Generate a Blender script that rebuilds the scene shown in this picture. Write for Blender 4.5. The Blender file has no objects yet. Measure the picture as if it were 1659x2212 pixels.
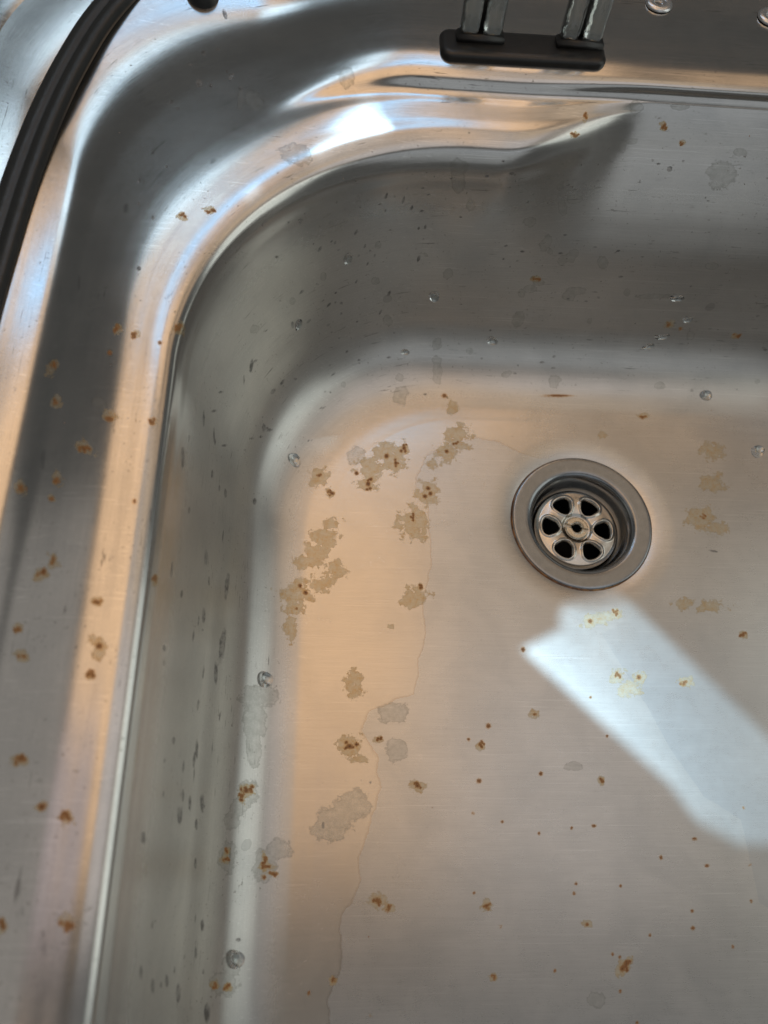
import bpy, bmesh, math, random
import numpy as np
from mathutils import Matrix, Vector, noise

MM = 0.001
scene = bpy.context.scene
COL = scene.collection
random.seed(7)
rng = np.random.RandomState(11)

# ------------------------------------------------------------------ camera
cam_d = bpy.data.cameras.new("camera")
cam = bpy.data.objects.new("camera", cam_d)
COL.objects.link(cam)
scene.camera = cam
_d = np.array([-130.0, 700.0, 1660.0]); _d /= np.linalg.norm(_d)
_up = -_d
_x = np.array([1.0, 0, 0]); _x -= _x.dot(_up) * _up; _x /= np.linalg.norm(_x)
_y = np.cross(_up, _x)
_B = np.stack([_x, _y, _up])                  # rows: world axes seen in camera axes
CAMLOC = Vector((-0.1238, -0.1441, 0.345))
_r, _dn, _f = _B[:, 0], -_B[:, 1], -_B[:, 2]
cam.matrix_world = Matrix(((_r[0], _dn[0], _f[0], CAMLOC[0]),
                           (_r[1], _dn[1], _f[1], CAMLOC[1]),
                           (_r[2], _dn[2], _f[2], CAMLOC[2]),
                           (0, 0, 0, 1)))
cam_d.sensor_fit = 'HORIZONTAL'
cam_d.sensor_width = 4.2
cam_d.lens = 4.2 * 1660 / 1659
cam_d.clip_start = 0.01
cam_d.clip_end = 50
cam_d.dof.use_dof = True
cam_d.dof.focus_distance = 0.345
cam_d.dof.aperture_fstop = 1.3

# ------------------------------------------------------------------ world and lamps
world = bpy.data.worlds.new("World")
scene.world = world
world.use_nodes = True
world.node_tree.nodes["Background"].inputs[0].default_value = (0.80, 0.82, 0.80, 1)
world.node_tree.nodes["Background"].inputs[1].default_value = 0.085
scene.view_settings.view_transform = 'Standard'
scene.view_settings.look = 'None'
scene.view_settings.exposure = 0
scene.cycles.sample_clamp_indirect = 4
scene.cycles.caustics_reflective = True


def area_lamp(name, loc, aim, size, power, color, spread=180.0, shape='RECTANGLE', roll=0.0):
    l = bpy.data.lights.new(name, 'AREA')
    l.shape = shape
    l.size, l.size_y = size
    l.energy = power
    l.color = color
    l.spread = math.radians(spread)
    o = bpy.data.objects.new(name, l)
    COL.objects.link(o)
    o.location = loc
    q = (Vector(aim) - Vector(loc)).to_track_quat('-Z', 'Y')
    o.rotation_euler = (q.to_matrix() @ Matrix.Rotation(math.radians(roll), 3, 'Z')).to_euler()
    return o

#LIGHTS


def ceiling_lamp(name, x0, x1, y0, y1, z, color, radiance):
    """rectangular overhead light, edges along the sink"""
    l = bpy.data.lights.new(name, 'AREA')
    l.shape = 'RECTANGLE'
    l.size, l.size_y = x1 - x0, y1 - y0
    l.color = color
    l.energy = radiance * math.pi * l.size * l.size_y
    o = bpy.data.objects.new(name, l)
    COL.objects.link(o)
    o.location = ((x0 + x1) / 2, (y0 + y1) / 2, z)
    return o


WARM = (1.0, 0.64, 0.36)
ceiling_lamp("warm_ceiling_light", -0.36, 0.05, 0.0, 0.60, 1.0, WARM, 1.15)
ceiling_lamp("warm_near_light", -0.20, 0.05, -0.20, -0.003, 1.0, WARM, 1.0)
ceiling_lamp("warm_front_light", -0.42, -0.28, -0.50, -0.34, 1.0, (1.0, 0.72, 0.5), 0.35)
ceiling_lamp("mauve_ceiling_light", -0.42, -0.205, -0.27, -0.003, 1.0, (1.0, 0.84, 0.86), 0.5)
ceiling_lamp("warm_rear_light", 0.085, 0.30, 0.56, 0.96, 1.0, WARM, 1.4)
ceiling_lamp("warm_side_light", -0.40, -0.235, 0.62, 0.77, 1.0, WARM, 1.0)
ceiling_lamp("rim_glare_light", -0.46, -0.245, 0.79, 0.98, 1.0, (0.62, 0.83, 1.0), 3.0)  # added overhead panel for the blue-white glare at the left rim
ceiling_lamp("warm_far_light", -0.23, 0.08, 0.78, 0.95, 1.0, WARM, 1.1)
ceiling_lamp("skylight", -0.225, 0.075, 0.62, 0.76, 1.0, (0.30, 0.62, 1.0), 2.9)
ceiling_lamp("soft_ceiling_light", 0.06, 0.46, -0.27, 0.17, 1.0, (1.0, 0.92, 0.89), 0.62)
ceiling_lamp("soft_rear_light", 0.06, 0.19, 0.173, 0.50, 1.0, (1.0, 0.88, 0.80), 0.5)
ceiling_lamp("tan_rear_light", 0.195, 0.46, 0.173, 0.50, 1.0, (1.0, 0.74, 0.50), 0.62)
ceiling_lamp("warm_right_light", 0.40, 0.75, 0.52, 0.85, 1.0, WARM, 0.55)
ceiling_lamp("dim_right_light", 0.47, 0.95, -0.27, 0.50, 1.0, (1.0, 0.84, 0.70), 0.26)
ceiling_lamp("dim_left_light", -1.2, -0.43, -0.6, 0.35, 1.0, (1.0, 0.93, 0.86), 0.26)
ceiling_lamp("cool_front_light", -0.5, 0.9, -1.1, -0.50, 1.0, (0.88, 0.94, 1.0), 0.34)
ceiling_lamp("far_front_light", -0.3, 1.3, -2.1, -1.11, 1.0, (0.92, 0.97, 1.0), 0.30)
area_lamp("right_fill_light", (0.95, -0.05, 0.62), (-0.1, -0.08, 0.05), (0.72, 0.90), 0.88 * math.pi * 0.648, (0.94, 1.0, 0.94))  # added side panel that brightens the walls and the left floor curve


def patch_spot(name, loc, power, shapes, aim):
    """patch of daylight made by an added spot: nodes shape its beam to the
    opening's outline, given as convex outlines (mm) on the plane they fall on"""
    loc = Vector(loc)
    l = bpy.data.lights.new(name, 'SPOT')
    l.energy = power
    l.color = (0.52, 0.80, 1.0)
    l.shadow_soft_size = 0.004
    l.spot_size = math.radians(16)
    l.spot_blend = 0.0
    o = bpy.data.objects.new(name, l)
    COL.objects.link(o)
    o.location = loc
    o.rotation_euler = (Vector(aim) - loc).to_track_quat('-Z', 'Y').to_euler()
    l.use_nodes = True
    t = l.node_tree
    em = next(n for n in t.nodes if n.type == 'EMISSION')
    geo = t.nodes.new('ShaderNodeNewGeometry')
    sep = t.nodes.new('ShaderNodeSeparateXYZ')
    t.links.new(geo.outputs['Incoming'], sep.inputs[0])

    def m(op, a, b, c=None):
        nd = t.nodes.new('ShaderNodeMath'); nd.operation = op
        for i, v in enumerate((a, b, c)):
            if v is None: continue
            if isinstance(v, bpy.types.NodeSocket): t.links.new(v, nd.inputs[i])
            else: nd.inputs[i].default_value = v
        return nd.outputs[0]
    gx, gy = m('DIVIDE', sep.outputs[0], sep.outputs[2]), m('DIVIDE', sep.outputs[1], sep.outputs[2])

    def outline(poly, zplane, soft):
        k = (zplane - loc.z) * 1000
        X = m('MULTIPLY_ADD', gx, k, loc.x * 1000)
        Y = m('MULTIPLY_ADD', gy, k, loc.y * 1000)
        cx = sum(p[0] for p in poly) / len(poly); cy = sum(p[1] for p in poly) / len(poly)
        res = None
        for i, (x0, y0) in enumerate(poly):
            x1, y1 = poly[(i + 1) % len(poly)]
            nx, ny = -(y1 - y0), (x1 - x0)
            L = math.hypot(nx, ny); nx /= L; ny /= L
            if (cx - x0) * nx + (cy - y0) * ny < 0: nx, ny = -nx, -ny
            d = m('MULTIPLY_ADD', X, nx, m('MULTIPLY_ADD', Y, ny, -(x0 * nx + y0 * ny)))
            mr = t.nodes.new('ShaderNodeMapRange'); mr.interpolation_type = 'SMOOTHSTEP'
            t.links.new(d, mr.inputs[0]); mr.inputs[1].default_value = -soft; mr.inputs[2].default_value = soft
            res = mr.outputs[0] if res is None else m('MULTIPLY', res, mr.outputs[0])
        return res
    tot = None
    for sh in shapes:
        r = outline(*sh)
        tot = r if tot is None else m('MAXIMUM', tot, r)
    t.links.new(tot, em.inputs['Strength'])
    return o


patch_spot("floor_patch_spot", (0.03, -0.08, 1.50), 90.0,  # added spot straight above, beam shaped to the lit patch of floor
         [([(-34.7, -65), (-14, -54), (88, -147), (51, -147)], 0.0, 1.5),
          ([(-17, -52), (-13, -42), (11, -33), (114, -147), (86, -147)], 0.0, 1.7),
          ([(6, -94), (20, -114.8), (35, -138), (54, -147), (114, -147), (58, -88)], 0.0, 2.0)], (0.04, -0.09, 0.0))
patch_spot("corner_patch_spot", (0.12, 0.96, 1.25), 12.5,  # second added spot, beam shaped to the lit patches on the corner ledge
         [([(-115.8, 147.6), (-100.1, 120.2), (-134.9, 102.9), (-135.9, 117)], 0.111, 0.8),
          ([(-161.5, 91.5), (-158.5, 94.5), (-148.0, 83), (-151.0, 80)], 0.111, 0.7)], (-0.13, 0.11, 0.11))

# ------------------------------------------------------------------ material helpers


class NT:
    def __init__(self, name):
        self.m = bpy.data.materials.new(name)
        self.m.use_nodes = True
        self.t = self.m.node_tree
        self.b = self.t.nodes["Principled BSDF"]

    def n(self, typ, **kw):
        nd = self.t.nodes.new(typ)
        ins = kw.pop('ins', {})
        for k, v in kw.items():
            setattr(nd, k, v)
        for k, v in ins.items():
            self.set(nd.inputs[k], v)
        return nd

    def set(self, sock, v):
        if isinstance(v, bpy.types.NodeSocket):
            self.t.links.new(v, sock)
        else:
            sock.default_value = v

    def math(self, op, a, b=0.0, c=None, clamp=False):
        nd = self.t.nodes.new('ShaderNodeMath')
        nd.operation = op
        nd.use_clamp = clamp
        self.set(nd.inputs[0], a)
        self.set(nd.inputs[1], b)
        if c is not None:
            self.set(nd.inputs[2], c)
        return nd.outputs[0]

    def step(self, v, lo, hi, a=0.0, b=1.0):
        nd = self.t.nodes.new('ShaderNodeMapRange')
        nd.interpolation_type = 'SMOOTHSTEP'
        self.set(nd.inputs[0], v)
        for i, q in enumerate((lo, hi, a, b)):
            self.set(nd.inputs[i + 1], q)
        return nd.outputs[0]

    def mix(self, fac, a, b):
        nd = self.t.nodes.new('ShaderNodeMix')
        nd.data_type = 'RGBA'
        self.set(nd.inputs[0], fac)
        self.set(nd.inputs[6], a)
        self.set(nd.inputs[7], b)
        return nd.outputs[2]

    def noise(self, vec, scale, detail=3, rough=0.55, dist=0.0):
        nd = self.n('ShaderNodeTexNoise', ins={'Scale': scale, 'Detail': detail, 'Roughness': rough, 'Distortion': dist})
        if vec is not None:
            self.set(nd.inputs['Vector'], vec)
        return nd.outputs[0]

    def mapped(self, vec, scale, rot=(0, 0, 0), loc=(0, 0, 0)):
        nd = self.n('ShaderNodeMapping')
        nd.inputs['Scale'].default_value = scale
        nd.inputs['Rotation'].default_value = rot
        nd.inputs['Location'].default_value = loc
        self.set(nd.inputs['Vector'], vec)
        return nd.outputs[0]

    def attr(self, name):
        return self.n('ShaderNodeAttribute', attribute_name=name).outputs['Fac']


def steel_basin():
    s = NT("stained_brushed_steel")
    b = s.b
    tc = s.n('ShaderNodeTexCoord').outputs['Object']
    arc, prof, flo = s.attr('arc'), s.attr('prof'), s.attr('floor')
    wall = s.n('ShaderNodeCombineXYZ', ins={0: arc, 1: prof, 2: 0.0}).outputs[0]
    # everything below works in millimetres: floor by x and y, walls by run round the bowl and up the wall
    mm = s.n('ShaderNodeVectorMath', operation='SCALE', ins={0: tc, 'Scale': 1000.0}).outputs[0]
    sel = s.n('ShaderNodeMix', data_type='VECTOR', ins={0: flo})
    s.set(sel.inputs[4], wall)
    s.set(sel.inputs[5], mm)
    P = sel.outputs[1]
    grain = s.noise(s.mapped(P, (0.10, 4.5, 1.0)), 1.0, 3, 0.6)
    grain2 = s.noise(s.mapped(P, (0.5, 9.0, 1.0), loc=(31, 7, 0)), 1.0, 2, 0.6)
    fine = s.noise(mm, 2.6, 3, 0.65)
    blot = s.noise(mm, 0.035, 4, 0.55, 0.6)
    blot2 = s.noise(mm, 0.11, 4, 0.6, 1.0)
    edge = s.math('MULTIPLY_ADD', s.noise(mm, 0.22, 2, 0.5), 0.55, s.math('MULTIPLY', s.noise(mm, 0.75, 5, 0.75), 0.45))
    edge_s = s.math('SUBTRACT', edge, 0.5)
    # marks: each attribute is 1 in the middle of a mark, 0 at its rim, negative outside
    film_v = s.math('MULTIPLY_ADD', edge_s, 4.6, s.attr('film'))
    film = s.step(film_v, -0.02, 0.16)
    film_rim = s.math('MULTIPLY', film, s.step(film_v, 0.30, 0.10))
    grey_v = s.math('MULTIPLY_ADD', edge_s, 2.0, s.attr('grey'))
    grey = s.step(grey_v, 0.02, 0.10)
    grey_rim = s.math('MULTIPLY', grey, s.step(grey_v, 0.24, 0.08))
    rust_n = s.math('SUBTRACT', s.noise(mm, 1.9, 5, 0.85), 0.5)
    rust_v = s.math('MULTIPLY_ADD', rust_n, 2.6, s.attr('rust'))
    rust = s.step(rust_v, 0.05, 0.35)
    halo = s.step(rust_v, -0.35, 0.15)
    core = s.step(rust_v, 0.62, 0.85)
    dark_v = s.math('MULTIPLY_ADD', edge_s, 1.2, s.attr('dark'))
    dark = s.step(dark_v, 0.05, 0.45)
    # dried water line on the floor: 'wash' is the distance in mm inside it
    wv = s.math('MULTIPLY_ADD', edge_s, 2.2, s.math('MULTIPLY_ADD', s.math('SUBTRACT', s.noise(mm, 0.06, 2, 0.5), 0.5), 9.0, s.attr('wash')))
    wash = s.step(wv, -0.15, 0.15)
    wline = s.math('MULTIPLY', wash, s.step(wv, 1.3, 0.1))
    wv2 = s.math('MULTIPLY_ADD', edge_s, 2.0, s.attr('wash2'))
    sp2 = s.n('ShaderNodeSeparateXYZ', ins={0: mm})
    wash2 = s.math('MULTIPLY', s.step(wv2, -0.15, 0.15), s.math('MULTIPLY', flo, s.step(sp2.outputs[1], -36.0, -78.0)))
    # small random pits and scratches of rust and dirt
    vor = s.n('ShaderNodeTexVoronoi', feature='F1', ins={'Scale': 0.11, 'Randomness': 1.0, 'Vector': s.mapped(mm, (1, 1, 1), loc=(5, 3, 1))})
    vd = s.math('MULTIPLY', vor.outputs['Distance'], 9.0)
    vr = s.n('ShaderNodeSeparateColor', ins={0: vor.outputs['Color']})
    vsize = s.math('MULTIPLY', s.math('SUBTRACT', vr.outputs[0], 0.60), 0.8)
    dots = s.step(s.math('SUBTRACT', vsize, s.math('ADD', vd, s.math('MULTIPLY', rust_n, -0.8))), -0.05, 0.18)
    streak_n = s.noise(s.mapped(P, (0.09, 0.85, 1.0), loc=(3, 11, 0)), 1.0, 4, 0.62)
    pit_gate = s.step(s.noise(mm, 0.05, 2, 0.5), 0.42, 0.60)
    streaks = s.math('MULTIPLY', s.step(streak_n, 0.625, 0.67), s.math('MULTIPLY', pit_gate, s.math('SUBTRACT', 1.0, flo)))
    pits = s.math('MULTIPLY', s.math('MULTIPLY', s.step(s.noise(mm, 0.75, 3, 0.6), 0.655, 0.70), s.step(s.noise(mm, 0.05, 2, 0.5), 0.38, 0.55)), s.math('SUBTRACT', 1.0, s.math('MULTIPLY', flo, 0.75)))
    vor2 = s.n('ShaderNodeTexVoronoi', feature='F1', ins={'Scale': 0.062, 'Vector': s.mapped(P, (1, 0.8, 1), loc=(50, 9, 4))})
    v2r = s.n('ShaderNodeSeparateColor', ins={0: vor2.outputs['Color']})
    v2s = s.math('MULTIPLY', s.math('SUBTRACT', v2r.outputs[1], 0.5), 4.2)
    v2d = s.math('SUBTRACT', v2s, s.math('ADD', s.math('MULTIPLY', vor2.outputs['Distance'], 16.0), s.math('MULTIPLY', edge_s, -1.6)))
    spots = s.math('MULTIPLY', s.step(v2d, 0.0, 0.12), s.math('SUBTRACT', 1.0, s.math('MULTIPLY', flo, 0.85)))
    spot_rim = s.math('MULTIPLY', spots, s.step(v2d, 0.35, 0.05))
    # colour of the steel and of what has dried on it
    base = s.mix(s.step(blot, 0.3, 0.7), (0.56, 0.555, 0.54, 1), (0.66, 0.645, 0.62, 1))
    lines = s.noise(s.mapped(P, (0.035, 1.5, 1.0), loc=(8, 2, 0)), 1.0, 3, 0.75)
    base = s.mix(s.math('MULTIPLY', s.step(grain, 0.3, 0.7), 0.20), base, (0.46, 0.45, 0.44, 1))
    base = s.mix(s.math('MULTIPLY', s.step(lines, 0.42, 0.68), 0.20), base, (0.38, 0.37, 0.36, 1))
    scr1 = s.step(s.noise(s.mapped(mm, (0.018, 1.7, 1.0), rot=(0, 0, 0.62)), 1.0, 2, 0.5), 0.655, 0.70)
    scr2 = s.step(s.noise(s.mapped(mm, (0.022, 1.5, 1.0), rot=(0, 0, -0.35), loc=(9, 4, 0)), 1.0, 2, 0.5), 0.66, 0.70)
    base = s.mix(s.math('MULTIPLY', s.math('MAXIMUM', scr1, scr2), 0.30), base, (0.88, 0.87, 0.85, 1))
    base = s.mix(s.math('MULTIPLY', s.step(fine, 0.35, 0.75), 0.24), base, (0.86, 0.84, 0.80, 1))
    side = s.n('ShaderNodeSeparateXYZ', ins={0: mm})
    wfade = s.step(side.outputs[0], 5.0, -40.0)
    wfade = s.math('MULTIPLY', wfade, flo)
    wash = s.math('MULTIPLY', wash, wfade)
    wline = s.math('MULTIPLY', wline, wfade)
    base = s.mix(s.math('MULTIPLY', wash, 0.32), base, (0.74, 0.63, 0.48, 1))
    base = s.mix(s.attr('scale'), base, (0.50, 0.51, 0.48, 1))
    base = s.mix(s.math('MULTIPLY', wline, 0.28), base, (0.30, 0.27, 0.24, 1))
    base = s.mix(s.math('MULTIPLY', wash2, 0.30), base, (0.40, 0.43, 0.46, 1))
    base = s.mix(s.math('MULTIPLY', spots, 0.34), base, (0.33, 0.33, 0.32, 1))
    base = s.mix(s.math('MULTIPLY', spot_rim, 0.30), base, (0.24, 0.23, 0.21, 1))
    base = s.mix(s.math('MULTIPLY', grey, s.step(s.noise(mm, 0.4, 4, 0.7), 0.3, 0.7, 0.12, 0.48)), base, (0.33, 0.34, 0.31, 1))
    base = s.mix(s.math('MULTIPLY', grey_rim, 0.30), base, (0.20, 0.19, 0.17, 1))
    mott = s.math('MULTIPLY_ADD', s.math('SUBTRACT', s.math('MULTIPLY_ADD', s.noise(mm, 1.6, 4, 0.8), 0.6, s.math('MULTIPLY', s.noise(mm, 0.35, 3, 0.6), 0.4)), 0.5), 1.5, 0.5)
    base = s.mix(s.math('MULTIPLY', film, s.step(mott, 0.25, 0.75, 0.18, 0.72)), base, s.mix(s.step(mott, 0.42, 0.66), (0.50, 0.38, 0.13, 1), (0.52, 0.31, 0.07, 1)))
    base = s.mix(s.math('MULTIPLY', film_rim, 0.30), base, (0.24, 0.20, 0.13, 1))
    base = s.mix(s.math('MULTIPLY', pits, 0.55), base, (0.13, 0.11, 0.09, 1))
    base = s.mix(s.math('MULTIPLY', streaks, 0.55), base, (0.12, 0.11, 0.10, 1))
    base = s.mix(s.math('MULTIPLY', dark, s.step(s.noise(mm, 0.3, 3, 0.7), 0.35, 0.65, 0.3, 0.8)), base, (0.085, 0.085, 0.085, 1))
    base = s.mix(s.math('MULTIPLY', halo, 0.55), base, (0.52, 0.33, 0.13, 1))
    allrust = s.math('MAXIMUM', rust, dots)
    base = s.mix(s.math('MULTIPLY', allrust, 0.88), base, (0.32, 0.13, 0.032, 1))
    base = s.mix(s.math('MULTIPLY', core, 0.8), base, (0.10, 0.042, 0.018, 1))
    s.set(b.inputs['Base Color'], base)
    dull = s.math('MAXIMUM', s.math('MAXIMUM', s.math('MULTIPLY', film, 0.36), s.math('MULTIPLY', grey, 0.10)), s.math('MAXIMUM', allrust, s.math('MAXIMUM', s.math('MULTIPLY', dark, 0.35), s.math('MULTIPLY', pits, 0.3))))
    s.set(b.inputs['Metallic'], s.math('SUBTRACT', s.math('SUBTRACT', 1.0, s.attr('scale')), s.math('MULTIPLY', dull, 0.72), clamp=True))
    rough = s.math('ADD', s.attr('rgh'), s.math('MULTIPLY', s.math('SUBTRACT', blot2, 0.5), 0.05))
    rough = s.math('ADD', rough, s.math('MULTIPLY', s.math('SUBTRACT', grain2, 0.5), 0.06))
    rough = s.math('ADD', rough, s.math('MULTIPLY', dull, 0.18))
    rough = s.math('SUBTRACT', rough, s.math('MULTIPLY', wash, 0.03))
    s.set(b.inputs['Roughness'], rough)
    h = s.math('ADD', s.math('MULTIPLY', grain, 0.5), s.math('MULTIPLY', fine, 0.35))
    bp = s.n('ShaderNodeBump', ins={'Strength': 0.10, 'Distance': 0.00006, 'Height': h})
    s.set(b.inputs['Normal'], bp.outputs[0])
    return s.m


def simple(name, col, rough, metal=0.0, bump=0.0, bscale=800, spec=0.5, var=0.15):
    s = NT(name)
    tc = s.n('ShaderNodeTexCoord').outputs['Object']
    nz = s.noise(tc, bscale, 4)
    c2 = tuple(x * (1 - var) for x in col) + (1,)
    c1 = tuple(min(1, x * (1 + var)) for x in col) + (1,)
    s.set(s.b.inputs['Base Color'], s.mix(s.noise(tc, bscale * 0.2, 3), c2, c1))
    s.set(s.b.inputs['Roughness'], s.step(nz, 0.3, 0.7, rough * 0.85, rough * 1.15))
    s.b.inputs['Metallic'].default_value = metal
    s.b.inputs['Specular IOR Level'].default_value = spec
    if bump:
        bp = s.n('ShaderNodeBump', ins={'Strength': bump, 'Distance': 0.0003, 'Height': nz})
        s.set(s.b.inputs['Normal'], bp.outputs[0])
    return s.m


M_STEEL = steel_basin()
M_DRAIN = simple("drain_steel", (0.30, 0.315, 0.33), 0.23, 1.0, 0.02, 1400)
M_STRAIN = simple("strainer_steel", (0.62, 0.59, 0.54), 0.23, 1.0, 0.0, 900)
M_DARK = simple("drain_dark", (0.004, 0.004, 0.004), 0.6)
M_BLACK = simple("black_plastic", (0.015, 0.015, 0.015), 0.33, 0, 0.35, 1500, 0.6, 0.45)

# ------------------------------------------------------------------ mesh helpers


def link_mesh(name, verts, faces, mat, parent=None, smooth=True):
    me = bpy.data.meshes.new(name)
    verts = np.asarray(verts, dtype=np.float32)
    faces = np.asarray(faces, dtype=np.int32) if not isinstance(faces, list) or all(len(f) == len(faces[0]) for f in faces) else faces
    if isinstance(faces, np.ndarray):
        nf, k = faces.shape
        me.vertices.add(len(verts)); me.vertices.foreach_set("co", verts.ravel())
        me.loops.add(nf * k); me.loops.foreach_set("vertex_index", faces.ravel())
        me.polygons.add(nf)
        me.polygons.foreach_set("loop_start", np.arange(0, nf * k, k, dtype=np.int32))
        me.update(calc_edges=True)
    else:
        me.from_pydata(verts.tolist(), [], faces)
    if smooth:
        me.shade_smooth()
    me.materials.append(mat)
    o = bpy.data.objects.new(name, me)
    COL.objects.link(o)
    if parent:
        o.parent = parent
    return o


def tag(o, label=None, cat=None, group=None, kind=None):
    if label: o['label'] = label
    if cat: o['category'] = cat
    if group: o['group'] = group
    if kind: o['kind'] = kind
    return o


def empty(name, loc=(0, 0, 0)):
    o = bpy.data.objects.new(name, None)
    o.empty_display_size = 0.01
    o.location = loc
    COL.objects.link(o)
    return o


def grid_faces(nr, nc, wrap):
    """quads of an nr x nc vertex grid, columns wrapping round when wrap is set"""
    i = np.arange(nr - 1)[:, None]
    j = np.arange(nc if wrap else nc - 1)[None, :]
    j2 = (j + 1) % nc
    return np.stack([i * nc + j, i * nc + j2, (i + 1) * nc + j2, (i + 1) * nc + j], -1).reshape(-1, 4)


def lathe(name, prof, mat, parent=None, n=128, center=(0, 0), flip=False):
    a = np.linspace(0, 2 * np.pi, n, endpoint=False)
    p = np.array(prof, float) * MM
    v = np.stack([p[:, 0][:, None] * np.cos(a) + center[0] * MM, p[:, 0][:, None] * np.sin(a) + center[1] * MM,
                  np.repeat(p[:, 1][:, None], n, 1)], -1).reshape(-1, 3)
    f = grid_faces(len(prof), n, True)
    if flip: f = f[:, ::-1]
    return link_mesh(name, v, f, mat, parent)


def smooth01(x):
    x = np.clip(x, 0, 1)
    return x * x * (3 - 2 * x)


def catmull(keys, counts):
    """smooth interpolation (monotone-ish Hermite) through key rows with counts[i] samples in span i"""
    K = np.array(keys, float)
    T = np.r_[0, np.cumsum(np.maximum(np.linalg.norm(np.diff(K, axis=0), axis=1), 1e-6))]
    m = np.zeros_like(K)
    d = np.diff(K, axis=0) / np.diff(T)[:, None]
    m[0], m[-1] = d[0], d[-1]
    for i in range(1, len(K) - 1):
        h0, h1 = T[i] - T[i - 1], T[i + 1] - T[i]
        m[i] = (d[i - 1] * h1 + d[i] * h0) / (h0 + h1)
    out = []
    for i, c in enumerate(counts):
        u = np.linspace(0, 1, c, endpoint=False)[:, None]
        h = T[i + 1] - T[i]
        out.append((2 * u**3 - 3 * u**2 + 1) * K[i] + (u**3 - 2 * u**2 + u) * h * m[i] + (-2 * u**3 + 3 * u**2) * K[i + 1] + (u**3 - u**2) * h * m[i + 1])
    out.append(K[-1:])
    return np.vstack(out)


# ------------------------------------------------------------------ the sink
# plan ring = rounded rectangle (x_left, y_back, x_right, y_front, corner radius)
# samples round the ring, counter-clockwise seen from above, starting at the back-left arc


N_ARC, N_BACK, N_ARC2, N_RIGHT, N_ARC3, N_FRONT, N_ARC4, N_LEFT = 240, 270, 30, 230, 40, 290, 50, 320


def ring(xl, yb, xr, yf, r, r2=None):
    r2 = r if r2 is None else r2
    P = []
    th = np.linspace(np.pi, np.pi / 2, N_ARC, endpoint=False)
    P.append(np.c_[xl + r + r * np.cos(th), yb - r + r * np.sin(th)])
    u = np.linspace(0, 1, N_BACK, endpoint=False)
    P.append(np.c_[(xl + r) + (xr - r2 - xl - r) * u, np.full(N_BACK, yb)])
    th = np.linspace(np.pi / 2, 0, N_ARC2, endpoint=False)
    P.append(np.c_[xr - r2 + r2 * np.cos(th), yb - r2 + r2 * np.sin(th)])
    u = np.linspace(0, 1, N_RIGHT, endpoint=False)
    P.append(np.c_[np.full(N_RIGHT, xr), (yb - r2) + (yf + r2 - yb + r2) * u])
    th = np.linspace(0, -np.pi / 2, N_ARC3, endpoint=False)
    P.append(np.c_[xr - r2 + r2 * np.cos(th), yf + r2 + r2 * np.sin(th)])
    u = np.linspace(0, 1, N_FRONT, endpoint=False)
    P.append(np.c_[(xr - r2) + (xl + r2 - xr + r2) * u, np.full(N_FRONT, yf)])
    th = np.linspace(-np.pi / 2, -np.pi, N_ARC4, endpoint=False)
    P.append(np.c_[xl + r2 + r2 * np.cos(th), yf + r2 + r2 * np.sin(th)])
    u = np.linspace(0, 1, N_LEFT, endpoint=False)
    P.append(np.c_[np.full(N_LEFT, xl), (yf + r2) + (yb - r - yf - r2) * u])
    return np.vstack(P)


# key rings of the pressed sheet, mm:  x_left, y_back, z, corner radius
KEYS = [           # x_left, y_back, z at the left and corner, z at the back, corner radius
    (-128, 55, 0.0, 0.0, 70),
    (-138, 65, 0.45, 0.45, 77),
    (-150, 77, 3.2, 3.2, 84),
    (-160, 88, 9.5, 9.5, 90),
    (-167, 97, 20.0, 20.0, 95),
    (-172, 104, 36.0, 36.0, 99),
    (-179.2, 119, 94.5, 94.0, 107.5),
    (-180.5, 122.3, 103.6, 102.6, 110),
    (-182.2, 126, 107.9, 107.2, 112),
    (-186.4, 131, 110.0, 109.7, 113),
    (-194, 138, 111.1, 111.2, 114),
    (-200, 145, 111.6, 112.8, 115),
    (-205, 150, 111.5, 113.9, 114),
    (-210, 154.5, 111.2, 118.3, 113),
    (-214, 163, 110.8, 120.5, 111),
    (-219, 176, 110.3, 121.1, 108),
    (-231, 199, 109.2, 121.0, 98),
    (-234, 203, 110.0, 121.1, 96),
    (-238, 208, 111.5, 121.4, 94),
    (-242, 213, 113.2, 121.8, 93),
    (-248, 220, 115.4, 122.4, 94),
    (-268, 242, 119.5, 123.4, 100),
]
COUNTS = [12, 12, 14, 14, 14, 60, 12, 10, 8, 12, 12, 12, 10, 10, 12, 12, 6, 6, 6, 8, 10]
PROF = catmull(KEYS, COUNTS)
FLOOR_N = 320
W_R, W_F = 190.0, -300.0
R_DR = 36.5                       # hole the drain flange sits over


def dish(x, y):
    r = np.hypot(x, y)
    return -1.6 * (1 - np.clip((r - 35.0) / 13.0, 0, 1)) ** 2.3


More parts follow.
